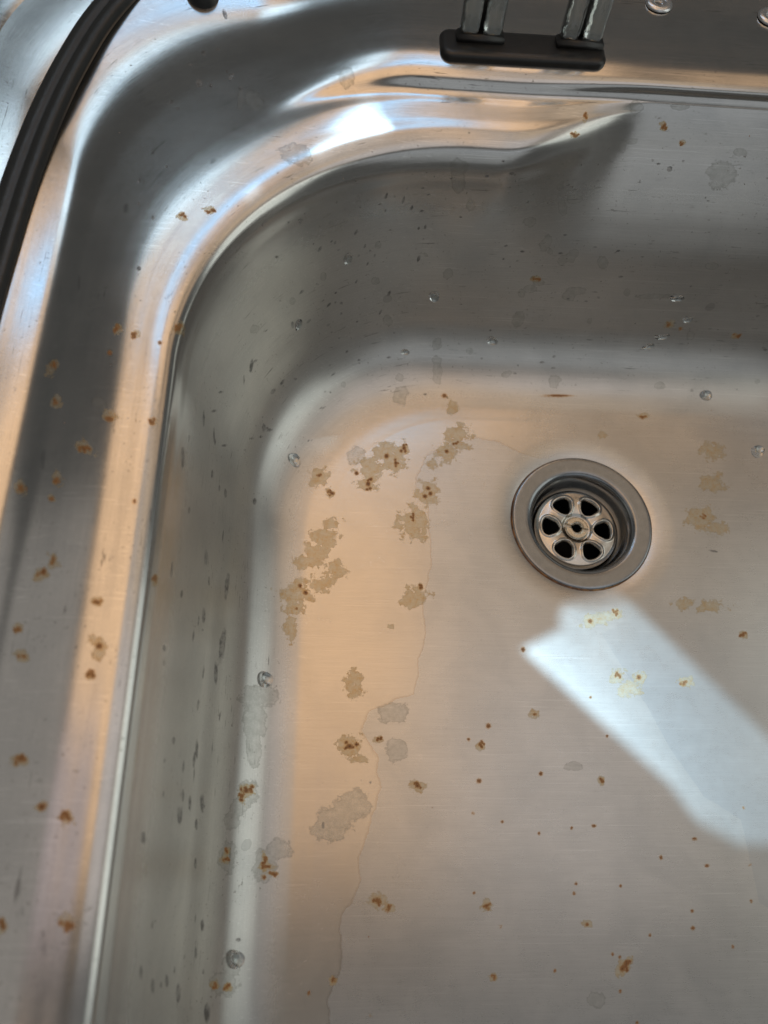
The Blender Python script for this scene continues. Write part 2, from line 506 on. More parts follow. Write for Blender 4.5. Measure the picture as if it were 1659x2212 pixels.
def build_sheet():
    rows = []
    xl0, yb0, z0, _zb, r0 = PROF[0]
    edge = ring(xl0, yb0, W_R - 40, W_F + 40, r0, 60)
    ang = np.arctan2(edge[:, 1], edge[:, 0])
    inner = np.c_[np.cos(ang), np.sin(ang)] * 33.0
    t = np.linspace(0, 1, FLOOR_N, endpoint=False)
    t = 0.55 * t + 0.45 * t ** 1.6
    for u in t:
        p = inner * (1 - u) + edge * u
        rows.append(np.c_[p, dish(p[:, 0], p[:, 1])])
    for xl, yb, z_side, z_back, r in PROF:
        g = (xl - xl0)
        p = ring(xl, yb, W_R - 40 - g, W_F + 40 + g, r, 60 - g * 0.4)
        x, y = p[:, 0].copy(), p[:, 1].copy()
        wb = smooth01((x + 165) / 75) * (y > 0) + (y <= 0) * (x > 0)
        z = z_side + (z_back - z_side) * wb
        zz = z.copy()
        # sloping recess pressed into the back wall, right of x = -35 mm
        xb = -40 + (np.clip(z, 50, 120) - 50) / 70 * 22
        w = smooth01((x - xb + 34) / 68) * (1 - smooth01((x - 100) / 30)) * (y > 60)
        yB = 106 + (np.minimum(z, 115.5) - 58) * 0.84
        ex = yB - y
        ex = 0.5 * (ex + np.sqrt(ex * ex + 120.0 * (1 - 0.93 * smooth01((z - 96) / 18)))) * smooth01((z - 26) / 46)
        y = y + w * ex
        rows.append(np.c_[x, y, zz])
    A = np.stack(rows)           # t, s, 3
    return A


SHEET = build_sheet()
nr, nc, _ = SHEET.shape
sink = empty("kitchen_sink", (0, 0, 0))
tag(sink, "stained brushed stainless steel sink bowl with rounded corner and rust spots", "sink")
basin = link_mesh("basin", SHEET.reshape(-1, 3) * MM, grid_faces(nr, nc, True), M_STEEL, sink)


def poly_sd(px, py, poly):
    """signed distance (mm, positive inside) to a closed outline"""
    Q = np.array(poly, np.float32)
    best = np.full(px.shape, 1e9, np.float32)
    inside = np.zeros(px.shape, bool)
    for (x0, y0), (x1, y1) in zip(Q, np.roll(Q, -1, 0)):
        ex, ey = x1 - x0, y1 - y0
        u = np.clip(((px - x0) * ex + (py - y0) * ey) / (ex * ex + ey * ey + 1e-9), 0, 1)
        best = np.minimum(best, np.hypot(px - x0 - u * ex, py - y0 - u * ey))
        c = ((y0 > py) != (y1 > py)) & (px < ex * (py - y0) / (ey if abs(ey) > 1e-6 else 1e-6) + x0)
        inside ^= c
    return np.where(inside, best, -best)


#STAINDATA
MARKS = [
    ('film',-60.7,44.4,0.0,6.7,0.3,0.0,-0.3,-8.0,0.0), ('film',-66.9,36.2,0.0,5.7,0.2,0.0,-0.2,-5.8,0.0), ('film',-74.2,29.4,0.0,3.8,0.1,0.0,-0.1,-2.9,0.0),
    ('film',-76.9,11.9,0.0,6.2,0.2,0.0,-0.2,-7.5,0.0), ('film',-85.2,-3.7,0.0,7.7,0.2,0.0,-0.1,-8.7,0.0), ('film',-83.6,-39.9,0.0,5.7,0.1,0.0,-0.1,-4.5,0.0),
    ('film',-86.9,-43.4,0.0,3.9,0.1,0.0,-0.1,-4.4,0.0), ('film',-90.6,35.3,-0.0,3.8,0.1,0.0,-0.0,-3.4,0.0), ('film',-94.1,30.0,0.0,6.6,0.2,0.0,-0.0,-6.7,0.0),
    ('film',-98.8,35.0,0.0,6.1,0.2,0.0,-0.0,-5.7,0.0), ('film',-105.8,25.7,-0.0,7.4,0.3,0.0,0.0,-6.6,0.0), ('film',-107.5,16.7,0.0,5.1,0.2,0.0,0.0,-4.5,0.0),
    ('film',-130.9,19.5,0.4,4.1,0.3,-0.4,0.2,-5.4,-0.2), ('film',-125.7,11.8,0.1,2.5,0.1,-0.0,0.1,-2.7,-0.0), ('film',-124.6,-4.8,0.0,4.9,0.1,0.0,0.1,-3.8,0.0),
    ('film',-127.7,-12.1,-0.0,6.6,0.2,0.0,0.2,-5.7,0.0), ('film',-130.7,-20.5,0.1,6.1,0.2,-0.1,0.2,-6.0,-0.0), ('film',-136.0,-25.3,0.3,5.2,0.3,-0.4,0.1,-3.4,-0.0),
    ('film',-122.4,-28.8,-0.0,5.2,0.1,0.0,0.1,-4.6,0.0), ('film',-129.1,-35.8,0.0,6.0,0.2,-0.2,0.1,-4.5,-0.0), ('film',-139.7,-40.7,0.7,7.7,0.5,-1.1,0.3,-6.2,-0.0),
    ('film',-141.0,-48.0,0.9,5.0,0.3,-0.8,0.2,-5.2,-0.0), ('film',-141.5,-55.7,1.0,2.7,0.2,-0.4,0.4,-7.7,-0.1), ('film',-113.8,-108.4,0.0,5.6,0.0,0.0,0.1,-5.0,0.0),
    ('film',-109.8,-113.7,-0.0,4.0,0.0,0.0,0.0,-1.9,0.0), ('film',-112.3,-79.2,0.0,4.1,0.1,0.0,0.1,-4.1,0.0), ('film',-112.2,-84.3,0.0,3.9,0.0,0.0,0.1,-4.4,0.0),
    ('film',73.7,41.5,0.0,6.6,0.2,0.0,-0.9,-5.4,0.0), ('film',70.6,23.4,-0.0,6.9,0.2,0.0,-0.8,-4.7,0.0), ('film',61.1,3.1,0.0,8.2,0.2,0.0,-1.0,-6.0,0.0),
    ('film',68.7,-1.7,-0.0,6.3,0.2,0.0,-0.7,-4.0,0.0), ('film',45.7,-41.7,0.0,5.5,0.1,0.0,-0.4,-2.7,0.0), ('film',57.0,-42.7,-0.0,9.2,0.2,0.0,-0.5,-2.7,0.0),
    ('film',4.1,-49.4,-0.0,9.8,3.1,0.0,0.5,-2.8,0.0), ('film',-1.7,-51.0,-0.0,4.0,0.1,0.0,-0.3,-3.1,0.0), ('film',8.6,-76.5,-0.0,3.7,0.1,0.0,-0.4,-3.4,0.0),
    ('film',18.3,-77.4,-0.0,3.3,0.0,0.0,-0.4,-2.7,0.0), ('film',12.9,-82.1,-0.0,5.6,0.1,0.0,-0.5,-4.2,0.0), ('film',39.4,-79.0,-0.0,4.0,0.1,0.0,-0.4,-2.7,0.0),
    ('film',-63.7,62.0,0.2,2.9,0.1,-0.0,-0.1,-5.4,-0.3), ('film',15.1,48.8,0.0,2.5,0.1,0.0,-0.2,-2.2,0.0), ('film',-58.2,45.9,0.0,3.9,0.2,0.0,-0.2,-4.8,0.0),
    ('film',-96.2,-55.0,-0.0,1.9,0.0,0.0,-0.0,-1.1,0.0), ('film',-31.5,-94.1,-0.0,2.5,0.0,0.0,-0.2,-2.0,0.0), ('film',-16.4,-177.1,0.0,2.3,-0.0,0.0,-0.2,-1.7,0.0),
    ('film',-200.4,-13.2,111.6,2.4,0.1,-0.0,0.3,-2.3,-0.0), ('film',-206.3,-25.7,111.4,3.8,-2.1,0.2,-0.8,-2.4,-0.0), ('film',-210.4,-65.0,111.2,2.3,-0.0,0.2,0.5,-3.0,0.0),
    ('film',-193.3,-91.4,111.0,2.6,0.1,-0.3,0.5,-3.3,-0.0), ('grey',-153.3,-88.6,4.8,8.9,0.9,-4.8,0.3,-5.1,-0.2), ('grey',-154.3,-98.4,5.3,5.3,0.5,-3.0,0.5,-8.3,-0.3),
    ('grey',-154.3,-108.9,5.3,3.3,0.2,-1.9,0.6,-8.9,-0.3), ('grey',-155.5,-127.6,6.0,4.3,0.1,-2.7,0.3,-5.3,-0.2), ('grey',-159.1,-133.6,8.7,3.1,0.1,-2.7,0.3,-4.2,-0.2),
    ('grey',-160.8,-138.3,10.3,3.0,0.1,-3.3,0.3,-3.8,-0.3), ('grey',-161.5,-151.5,11.1,3.2,-0.1,-3.8,0.4,-5.9,-0.5), ('grey',-147.1,-155.4,2.2,5.1,-0.1,-1.6,0.4,-6.7,-0.1),
    ('grey',-141.4,-149.1,0.9,6.0,-0.0,-1.0,0.2,-4.1,-0.0), ('grey',-160.0,-194.8,9.5,5.0,-0.8,-5.0,0.3,-4.2,-0.3), ('grey',-157.3,-189.1,7.2,3.3,-0.3,-2.3,0.3,-4.6,-0.2),
    ('grey',-31.6,100.1,25.9,3.4,-0.4,-0.9,-0.4,-1.8,-4.3), ('grey',-73.3,119.4,95.3,3.6,0.1,0.2,0.9,-1.9,-5.9), ('grey',-74.1,121.3,101.0,4.4,0.2,0.1,0.4,-1.3,-2.8),
    ('grey',1.3,141.3,99.5,2.0,0.3,-0.1,0.7,-1.5,-2.4), ('grey',5.2,142.9,100.9,3.1,0.3,-0.1,0.3,-0.7,-1.1), ('grey',-29.1,106.5,41.9,3.7,0.1,0.1,0.5,-0.8,-2.2),
    ('grey',-5.7,106.7,42.2,5.6,0.1,0.3,0.6,-0.9,-2.4), ('grey',32.6,106.3,41.1,10.4,0.2,0.5,0.5,-0.6,-1.4), ('grey',3.1,112.5,56.6,2.5,0.1,0.1,0.8,-1.3,-2.8),
    ('grey',-26.4,115.2,64.8,2.5,-0.3,-1.2,-1.3,-1.7,-3.6), ('grey',-71.1,80.1,4.6,2.5,0.1,0.0,0.2,-6.1,-2.9), ('grey',-90.4,67.0,1.6,4.1,0.3,-0.2,0.0,-5.5,-1.0),
    ('grey',57.7,112.9,57.5,3.7,0.1,0.2,0.8,-1.0,-2.1), ('grey',-204.3,-7.9,111.5,3.4,-1.5,0.1,-0.5,-2.2,-0.0), ('grey',-112.8,31.9,0.1,3.9,-2.7,-0.1,-2.8,-4.8,-0.0),
    ('grey',-162.5,141.6,111.0,3.9,0.1,0.2,0.4,-6.2,0.2), ('grey',-160.3,138.0,111.2,3.5,0.1,0.2,0.3,-4.5,0.2), ('grey',-167.3,141.4,110.8,1.5,0.1,0.0,0.5,-7.3,0.2),
    ('grey',-123.3,153.1,115.7,3.9,-0.1,0.4,0.1,-5.4,-1.0), ('grey',-142.8,112.7,110.7,7.4,-0.9,-0.5,-0.6,-5.1,-0.4), ('grey',-17.3,125.6,82.4,4.1,0.8,-0.5,0.5,-0.9,-1.9),
    ('grey',-22.2,123.0,79.7,2.3,0.4,-0.3,0.9,-1.5,-3.5), ('grey',50.4,135.7,91.3,6.5,0.2,0.3,1.8,-4.1,-5.2), ('grey',56.4,141.9,99.1,3.4,0.1,0.1,0.6,-1.1,-1.5),
    ('grey',-36.6,117.7,75.0,3.2,0.6,-0.4,0.6,-0.8,-2.7), ('grey',-8.4,105.5,39.2,3.7,0.1,0.2,0.6,-1.0,-2.4), ('grey',-25.3,107.9,45.6,3.2,0.1,0.1,0.4,-0.7,-1.9),
    ('grey',-15.8,-116.0,0.0,4.5,0.0,0.0,-0.2,-1.9,0.0), ('grey',-15.1,-203.3,0.0,4.1,-0.0,0.0,-0.3,-3.1,0.0), ('grey',24.0,152.1,112.5,4.1,0.2,0.2,0.4,-1.2,-1.3),
    ('grey',-93.8,-109.8,0.0,4.8,0.0,0.0,-0.0,-5.3,0.0), ('grey',-94.7,-94.1,0.0,7.4,0.1,0.0,-0.0,-4.8,0.0), ('grey',4.3,150.4,111.3,3.8,0.4,-0.1,0.5,-2.0,-2.1),
    ('grey',-123.8,-141.3,0.0,5.7,0.0,0.0,0.1,-4.6,0.0), ('grey',-112.4,-132.3,-0.0,8.5,2.5,0.0,2.0,-5.9,0.0), ('grey',-120.0,-139.5,-0.0,7.7,0.0,0.0,0.2,-7.1,0.0),
    ('rust',-52.7,-99.3,0.0,1.2,0.0,0.0,-0.1,-1.2,0.0), ('film',-57.0,-107.4,-0.0,2.5,0.0,0.0,-0.1,-2.3,0.0), ('rust',-56.8,-107.2,0.0,1.0,0.0,0.0,-0.0,-0.9,0.0),
    ('rust',-56.1,-108.1,0.0,0.4,-0.6,0.0,-0.6,-0.4,0.0), ('rust',-56.1,-108.2,0.0,0.6,-0.5,0.0,-0.5,-0.6,0.0), ('rust',-56.1,-105.9,-0.0,-0.5,-0.6,0.0,-0.6,0.4,0.0),
    ('rust',-55.1,-107.0,0.0,-0.6,-0.4,0.0,-0.4,0.6,0.0), ('rust',-61.8,-105.1,-0.0,0.8,0.0,0.0,-0.0,-0.8,0.0), ('rust',-58.0,-122.3,0.0,1.2,0.0,0.0,-0.1,-1.1,0.0),
    ('rust',-30.8,-119.2,0.0,1.0,0.0,0.0,-0.1,-1.0,0.0), ('film',-84.8,-124.4,-0.0,3.3,0.0,0.0,-0.0,-2.8,0.0), ('rust',-84.6,-124.3,0.0,1.3,0.0,0.0,-0.0,-1.1,0.0),
    ('rust',-84.8,-123.3,0.0,0.9,-0.4,0.0,-0.4,-0.7,0.0), ('rust',-85.8,-123.4,0.0,0.7,-0.1,0.0,-0.1,-0.7,0.0), ('rust',-83.4,-125.1,0.0,-0.1,-0.7,0.0,-0.7,0.1,0.0),
    ('rust',-31.5,-94.1,-0.0,1.0,0.0,0.0,-0.1,-0.7,0.0), ('film',-4.0,-122.5,0.0,1.5,0.0,0.0,-0.2,-2.0,0.0), ('rust',-4.1,-122.3,0.0,0.7,0.0,0.0,-0.1,-0.8,0.0),
    ('rust',-3.6,-122.3,0.0,0.3,-0.7,0.0,-0.7,-0.3,0.0), ('rust',-4.6,-121.2,0.0,-0.2,-0.7,0.0,-0.7,0.1,0.0), ('rust',-4.3,-121.5,-0.0,0.6,-0.5,0.0,-0.5,-0.5,0.0),
    ('rust',-48.9,-138.5,0.0,0.8,0.0,0.0,-0.0,-0.7,0.0), ('rust',-9.6,-140.1,0.0,1.2,0.0,0.0,-0.1,-0.7,0.0), ('film',-101.9,-167.8,0.0,3.6,-0.0,0.0,0.0,-3.2,0.0),
    ('rust',-101.6,-168.0,0.0,1.5,-0.0,0.0,0.0,-1.3,0.0), ('rust',-103.0,-167.8,0.0,-0.5,-0.6,0.0,-0.6,0.4,0.0), ('rust',-100.7,-169.7,0.0,-0.3,-0.7,0.0,-0.8,0.3,0.0),
    ('rust',-100.5,-168.6,0.0,-0.7,-0.3,0.0,-0.4,0.7,0.0), ('rust',-103.2,-168.1,0.0,-0.5,-0.6,0.0,-0.8,0.5,0.0), ('film',-97.3,-170.6,-0.0,2.2,-0.0,0.0,-0.0,-2.0,0.0),
    ('rust',-96.9,-170.8,0.0,0.9,-0.0,0.0,-0.0,-0.8,0.0), ('rust',-97.3,-170.1,0.0,-0.3,-0.7,0.0,-0.7,0.3,0.0), ('rust',-96.6,-170.1,-0.0,0.6,-0.5,0.0,-0.5,-0.5,0.0),
    ('rust',-97.6,-171.8,0.0,0.7,-0.3,0.0,-0.3,-0.7,0.0), ('rust',-96.3,-169.8,0.0,-0.6,-0.4,0.0,-0.4,0.6,0.0), ('film',-57.1,-170.3,-0.0,2.6,-0.0,0.0,-0.1,-2.3,0.0),
    ('rust',-57.1,-170.2,0.0,1.0,-0.0,0.0,-0.0,-0.9,0.0), ('rust',-56.9,-171.1,0.0,0.7,-0.4,0.0,-0.5,-0.6,0.0), ('rust',-56.7,-171.3,0.0,0.4,-0.7,0.0,-0.7,-0.3,0.0),
    ('rust',-58.1,-170.6,-0.0,0.6,-0.8,0.0,-0.6,-0.4,0.0), ('rust',-58.1,-170.4,0.0,-0.7,-0.3,0.0,-0.4,0.6,0.0), ('rust',-56.1,-169.4,0.0,-0.6,-0.4,0.0,-0.5,0.6,0.0),
    ('rust',-16.4,-177.1,0.0,1.0,-0.0,0.0,-0.1,-0.7,0.0), ('rust',33.6,-145.2,0.0,1.2,-0.0,0.0,-0.1,-0.7,0.0), ('rust',17.9,-152.4,-0.0,0.8,-0.0,0.0,-0.1,-0.9,0.0),
    ('rust',37.3,-155.6,0.0,1.2,-0.0,0.0,-0.1,-0.7,0.0), ('rust',27.5,-178.7,0.0,1.0,-0.0,0.0,-0.1,-0.8,0.0), ('rust',28.2,-172.5,0.0,0.8,-0.0,0.0,-0.1,-0.7,0.0),
    ('film',-118.0,-195.7,0.0,1.9,-0.0,0.0,0.0,-1.6,0.0), ('rust',-118.2,-195.6,0.0,0.8,-0.0,0.0,0.0,-0.7,0.0), ('rust',-118.9,-195.7,0.0,-0.7,-0.2,0.0,-0.3,0.7,0.0),
    ('rust',-118.7,-194.7,0.0,0.7,-0.2,0.0,-0.3,-0.7,0.0), ('rust',-118.6,-195.0,-0.0,0.7,-0.3,0.0,-0.4,-0.6,0.0), ('rust',-127.7,-199.7,-0.0,0.9,-0.0,0.0,0.0,-0.8,0.0),
    ('film',-55.8,-195.0,-0.0,1.9,-0.0,0.0,-0.1,-1.4,0.0), ('rust',-55.6,-195.3,-0.0,0.8,-0.0,0.0,-0.0,-0.7,0.0), ('rust',-56.2,-194.7,0.0,-0.4,-0.6,0.0,-0.7,0.3,0.0),
    ('rust',-55.3,-195.9,0.0,0.1,-0.7,0.0,-0.7,-0.1,0.0), ('rust',-55.5,-194.8,0.0,-0.3,-0.7,0.0,-0.7,0.2,0.0), ('film',-3.4,-192.6,0.0,2.9,-0.8,0.0,-1.6,-3.2,0.0),
    ('rust',-3.6,-192.7,0.0,1.2,-0.3,0.0,-0.6,-1.3,0.0), ('rust',-1.9,-193.5,0.0,-0.2,-0.7,0.0,-0.8,0.1,0.0), ('rust',-1.9,-192.6,-0.0,0.7,-0.1,0.0,-0.3,-0.7,0.0),
    ('rust',-2.2,-191.7,0.0,0.6,-0.5,0.0,-0.9,-0.7,0.0), ('rust',-2.2,-193.2,0.0,0.2,-0.7,0.0,-0.7,-0.2,0.0), ('film',-2.1,-190.2,0.0,3.5,1.9,0.0,0.5,-0.8,0.0),
    ('rust',-2.0,-190.5,-0.0,1.4,0.8,0.0,0.4,-0.6,0.0), ('rust',-0.4,-190.4,0.0,1.0,-0.6,0.0,-0.5,-0.6,0.0), ('rust',-1.8,-191.1,0.0,-0.8,-0.1,0.0,-0.1,0.7,0.0),
    ('rust',-1.3,-190.8,0.0,0.2,-1.1,0.0,-0.7,-0.1,0.0), ('film',71.5,-56.3,0.0,2.4,0.0,0.0,-0.4,-2.3,0.0), ('rust',71.6,-56.4,-0.0,1.0,0.0,0.0,-0.2,-0.9,0.0),
    ('rust',70.8,-56.3,0.0,-0.4,-0.6,0.0,-0.7,0.4,0.0), ('rust',73.1,-55.3,0.0,-0.0,-0.7,0.0,-0.7,-0.1,0.0), ('rust',72.0,-55.4,-0.0,-0.2,-0.7,0.0,-0.7,0.0,0.0),
    ('rust',70.2,-56.7,0.0,-0.6,-0.9,0.0,-0.7,0.3,0.0), ('rust',-20.7,-165.8,0.0,0.8,-0.0,0.0,-0.1,-0.7,0.0), ('film',-114.0,-108.4,0.0,3.9,0.0,0.0,0.1,-3.2,0.0),
    ('rust',-113.8,-108.4,0.0,1.6,0.0,0.0,0.0,-1.3,0.0), ('rust',-112.3,-108.8,0.0,0.7,-0.2,0.0,-0.2,-0.7,0.0), ('rust',-115.3,-109.1,0.0,-1.1,-0.5,0.0,-0.4,0.7,0.0),
    ('rust',-115.2,-106.8,0.0,-0.8,-0.6,0.0,-0.5,0.6,0.0), ('rust',-110.8,-107.6,-0.0,1.2,0.0,0.0,0.0,-1.0,0.0), ('film',-101.3,-105.4,0.0,2.1,0.0,0.0,0.0,-1.7,0.0),
    ('rust',-101.4,-105.0,-0.0,0.8,0.0,0.0,0.0,-0.7,0.0), ('rust',-100.4,-105.3,-0.0,-0.1,-0.7,0.0,-0.7,0.1,0.0), ('rust',-101.8,-105.7,0.0,0.4,-0.6,0.0,-0.6,-0.4,0.0),
    ('rust',-100.3,-105.2,0.0,0.7,-0.3,0.0,-0.3,-0.7,0.0), ('rust',-100.1,-104.8,-0.0,-0.7,-0.2,0.0,-0.2,0.7,0.0), ('rust',-100.3,-105.1,0.0,0.4,-0.7,0.0,-0.7,-0.4,0.0),
    ('film',-147.5,-153.5,2.3,1.4,-0.0,-0.4,0.2,-3.6,-0.1), ('rust',-147.3,-153.4,2.2,0.7,-0.0,-0.2,0.1,-1.4,-0.0), ('rust',-147.4,-152.1,2.3,-0.4,-0.6,0.1,-0.8,0.4,0.2),
    ('rust',-148.1,-154.2,2.5,0.5,-0.6,-0.1,-0.8,-0.5,0.2), ('rust',-146.7,-152.5,2.1,-0.5,-0.5,0.1,-0.6,0.5,0.2), ('film',-146.3,-155.5,2.0,3.6,-0.0,-1.0,0.1,-1.3,-0.0),
    ('rust',-146.6,-155.4,2.0,1.4,-0.0,-0.4,0.0,-0.7,-0.0), ('rust',-147.7,-155.2,2.4,1.0,-0.2,-0.3,-0.1,-0.7,0.0), ('rust',-145.4,-155.4,1.7,-0.8,-0.4,0.2,-0.4,0.6,0.1),
    ('rust',-147.7,-155.7,2.4,-0.0,-0.7,0.0,-0.7,0.1,0.2), ('rust',-147.9,-156.0,2.4,0.6,-0.5,-0.2,-0.5,-0.5,0.2), ('film',-143.3,-158.2,1.3,3.3,-0.0,-0.7,0.1,-1.3,-0.0),
    ('rust',-143.7,-158.0,1.4,1.3,-0.0,-0.3,0.0,-0.7,-0.0), ('rust',-144.9,-157.6,1.6,0.1,-0.7,-0.0,-0.7,-0.1,0.2), ('rust',-142.4,-158.1,1.1,-0.7,-0.3,0.1,-0.4,0.7,0.1),
    ('rust',-143.0,-158.8,1.2,-0.7,-0.4,0.1,-0.4,0.6,0.1), ('rust',-147.3,-159.3,2.2,1.1,-0.0,-0.3,0.1,-1.0,-0.0), ('film',-156.0,-127.1,6.3,3.5,0.1,-2.2,0.2,-2.9,-0.1),
    ('rust',-156.1,-126.9,6.4,1.4,0.1,-0.9,0.1,-1.2,-0.1), ('rust',-156.6,-125.9,6.8,-0.7,-0.7,0.5,-0.5,0.5,0.3), ('rust',-154.1,-127.1,5.2,0.1,-1.0,-0.1,-0.7,-0.1,0.4),
    ('rust',-158.1,-126.5,7.8,-0.1,-1.0,0.1,-0.6,0.1,0.5), ('rust',-154.4,-126.2,5.4,0.3,-0.7,-0.2,-0.6,-0.2,0.4), ('film',-157.4,-128.8,7.3,1.8,0.1,-1.3,0.2,-3.2,-0.2),
    ('rust',-157.7,-129.1,7.6,0.7,0.0,-0.6,0.1,-1.3,-0.1), ('rust',-157.4,-130.5,7.3,-0.1,-0.7,0.1,-0.6,0.1,0.4), ('rust',-157.0,-127.4,7.0,0.6,-0.0,-0.4,0.0,-0.7,-0.0),
    ('rust',-157.1,-128.5,7.1,-0.6,-0.2,0.4,-0.2,0.7,0.2), ('rust',-157.9,-130.5,7.7,-0.1,-0.8,0.1,-0.8,0.2,0.6), ('rust',-158.6,-128.5,8.3,0.4,-0.6,-0.3,-0.5,-0.4,0.4),
    ('film',-161.5,-149.8,11.1,1.4,-0.0,-1.7,0.1,-2.0,-0.2), ('rust',-161.6,-149.8,11.3,0.6,-0.0,-0.7,0.1,-0.8,-0.1),
    ('rust',-162.0,-149.0,11.7,0.4,-0.3,-0.5,-0.3,-0.5,0.4), ('rust',-162.0,-149.0,11.7,-0.4,-0.2,0.6,-0.3,0.6,0.4), ('rust',-162.1,-148.5,11.8,0.4,-0.4,-0.5,-0.4,-0.4,0.5),
    ('film',-161.6,-152.7,11.2,1.9,-0.1,-2.3,0.1,-1.7,-0.1), ('rust',-161.8,-152.4,11.4,0.8,-0.0,-0.9,0.1,-0.7,-0.1),
    ('rust',-161.2,-152.1,10.8,0.5,-0.4,-0.6,-0.4,-0.5,0.4), ('rust',-160.8,-152.8,10.3,-0.4,-0.6,0.4,-0.5,0.3,0.5), ('rust',-162.5,-152.8,12.4,0.4,-0.6,-0.6,-0.4,-0.3,0.5),
    ('film',-162.4,-194.9,12.2,1.8,-0.4,-2.4,0.1,-1.6,-0.2), ('rust',-162.2,-194.8,12.0,0.7,-0.1,-0.9,0.1,-0.7,-0.1), ('rust',-162.0,-195.4,11.7,-0.1,-0.7,0.2,-0.4,0.2,0.6),
    ('rust',-161.9,-195.5,11.6,-0.3,-0.6,0.4,-0.4,0.3,0.5), ('rust',-162.4,-194.2,12.2,-0.5,-0.0,0.7,-0.2,0.7,0.3), ('rust',-162.6,-195.6,12.6,0.5,-0.5,-0.7,-0.4,-0.4,0.5),
    ('film',-158.2,-196.3,8.0,2.1,-0.3,-1.7,0.1,-1.4,-0.1), ('rust',-158.4,-196.1,8.1,0.9,-0.1,-0.7,0.1,-0.7,-0.0), ('rust',-158.0,-195.7,7.8,0.4,-0.6,-0.3,-0.6,-0.3,0.4),
    ('rust',-159.2,-196.6,8.8,0.4,-0.5,-0.3,-0.5,-0.3,0.5), ('rust',-158.3,-195.5,8.0,-0.1,-0.7,0.1,-0.6,0.2,0.5), ('rust',-157.5,-195.5,7.4,0.5,-0.4,-0.4,-0.4,-0.6,0.3),
    ('rust',-34.7,-65.0,0.0,1.1,0.0,0.0,-0.1,-1.3,0.0), ('film',-225.7,-39.4,109.0,2.5,-0.1,0.3,0.6,-3.0,0.1), ('rust',-225.6,-39.6,109.0,1.0,-0.0,0.1,0.2,-1.2,0.0),
    ('rust',-224.0,-39.5,109.3,0.3,-0.8,0.1,-0.7,-0.1,-0.1), ('rust',-223.7,-39.7,109.4,0.7,-0.1,0.1,0.2,-0.9,0.0), ('rust',-226.2,-40.5,109.0,-0.7,-0.3,-0.1,-0.4,0.7,-0.0),
    ('rust',-226.0,-38.6,109.0,-0.5,-0.9,-0.1,-0.7,0.5,-0.1), ('rust',-224.9,-40.9,109.1,-0.1,-0.7,-0.0,-0.7,0.3,-0.1),
    ('film',-214.0,-36.4,110.8,2.1,-0.0,0.2,0.5,-2.8,0.0), ('rust',-214.2,-36.7,110.8,0.8,-0.0,0.1,0.2,-1.1,0.0), ('rust',-214.2,-37.9,110.8,0.7,-0.1,0.1,0.0,-0.8,0.0),
    ('rust',-214.8,-37.2,110.7,0.5,-0.5,0.1,-0.5,-0.6,-0.0), ('rust',-213.2,-37.5,110.9,0.4,-0.7,0.0,-0.7,-0.3,-0.1), ('film',-214.9,-43.3,110.7,1.6,-0.0,0.2,0.3,-1.7,0.0),
    ('rust',-215.1,-43.6,110.7,0.7,-0.0,0.1,0.1,-0.7,0.0), ('rust',-214.6,-44.1,110.7,-0.5,-0.6,-0.1,-0.5,0.5,-0.1), ('rust',-214.2,-43.7,110.8,0.7,-0.2,0.1,-0.0,-0.7,-0.0),
    ('rust',-214.5,-43.5,110.8,0.1,-0.7,0.0,-0.7,-0.0,-0.1), ('rust',-214.3,-43.4,110.8,0.7,-0.1,0.1,0.1,-0.7,0.0), ('film',-213.6,-69.1,110.8,2.4,-0.0,0.3,0.4,-2.0,0.0),
    ('rust',-213.4,-68.9,110.9,1.0,-0.0,0.1,0.1,-0.8,0.0), ('rust',-214.5,-69.4,110.7,-0.1,-0.9,-0.0,-0.7,0.2,-0.1),
    ('rust',-212.6,-69.1,111.0,-0.6,-0.4,-0.1,-0.4,0.6,-0.0), ('rust',-212.9,-67.7,110.9,-0.4,-0.6,-0.0,-0.6,0.5,-0.1),
    ('rust',-212.8,-68.4,110.9,-0.7,-0.2,-0.1,-0.3,0.7,-0.0), ('rust',-212.4,-68.9,111.0,0.2,-0.7,0.0,-0.7,-0.1,-0.1), ('film',-210.6,-65.1,111.2,1.7,-0.0,0.2,0.3,-1.8,0.0),
    ('rust',-210.4,-65.0,111.2,0.7,-0.0,0.1,0.1,-0.7,0.0), ('rust',-210.5,-63.9,111.2,0.7,-0.1,0.1,0.0,-0.7,0.0), ('rust',-211.0,-65.4,111.1,0.2,-0.7,0.0,-0.7,-0.1,-0.1),
    ('rust',-210.7,-65.8,111.1,0.4,-0.6,0.0,-0.6,-0.4,-0.1), ('film',-217.7,-86.1,110.4,1.5,-0.0,0.1,0.3,-1.5,0.0), ('rust',-217.7,-86.3,110.4,0.7,-0.0,0.1,0.1,-0.7,0.0),
    ('rust',-217.1,-86.6,110.5,0.6,-0.4,0.1,-0.4,-0.7,-0.0), ('rust',-217.8,-87.3,110.4,0.5,-0.5,0.1,-0.5,-0.5,-0.1), ('rust',-217.0,-86.8,110.5,0.1,-0.7,0.0,-0.7,0.1,-0.1),
    ('rust',-218.5,-86.7,110.3,0.7,-0.0,0.1,0.1,-0.7,0.0), ('film',-215.0,-94.7,110.7,1.9,-0.0,0.2,0.3,-1.9,0.0), ('rust',-214.7,-94.8,110.7,0.7,-0.0,0.1,0.1,-0.7,0.0),
    ('rust',-215.8,-94.9,110.6,0.3,-0.7,0.0,-0.7,-0.2,-0.1), ('rust',-215.8,-94.7,110.6,0.2,-0.7,0.0,-0.7,-0.0,-0.1),
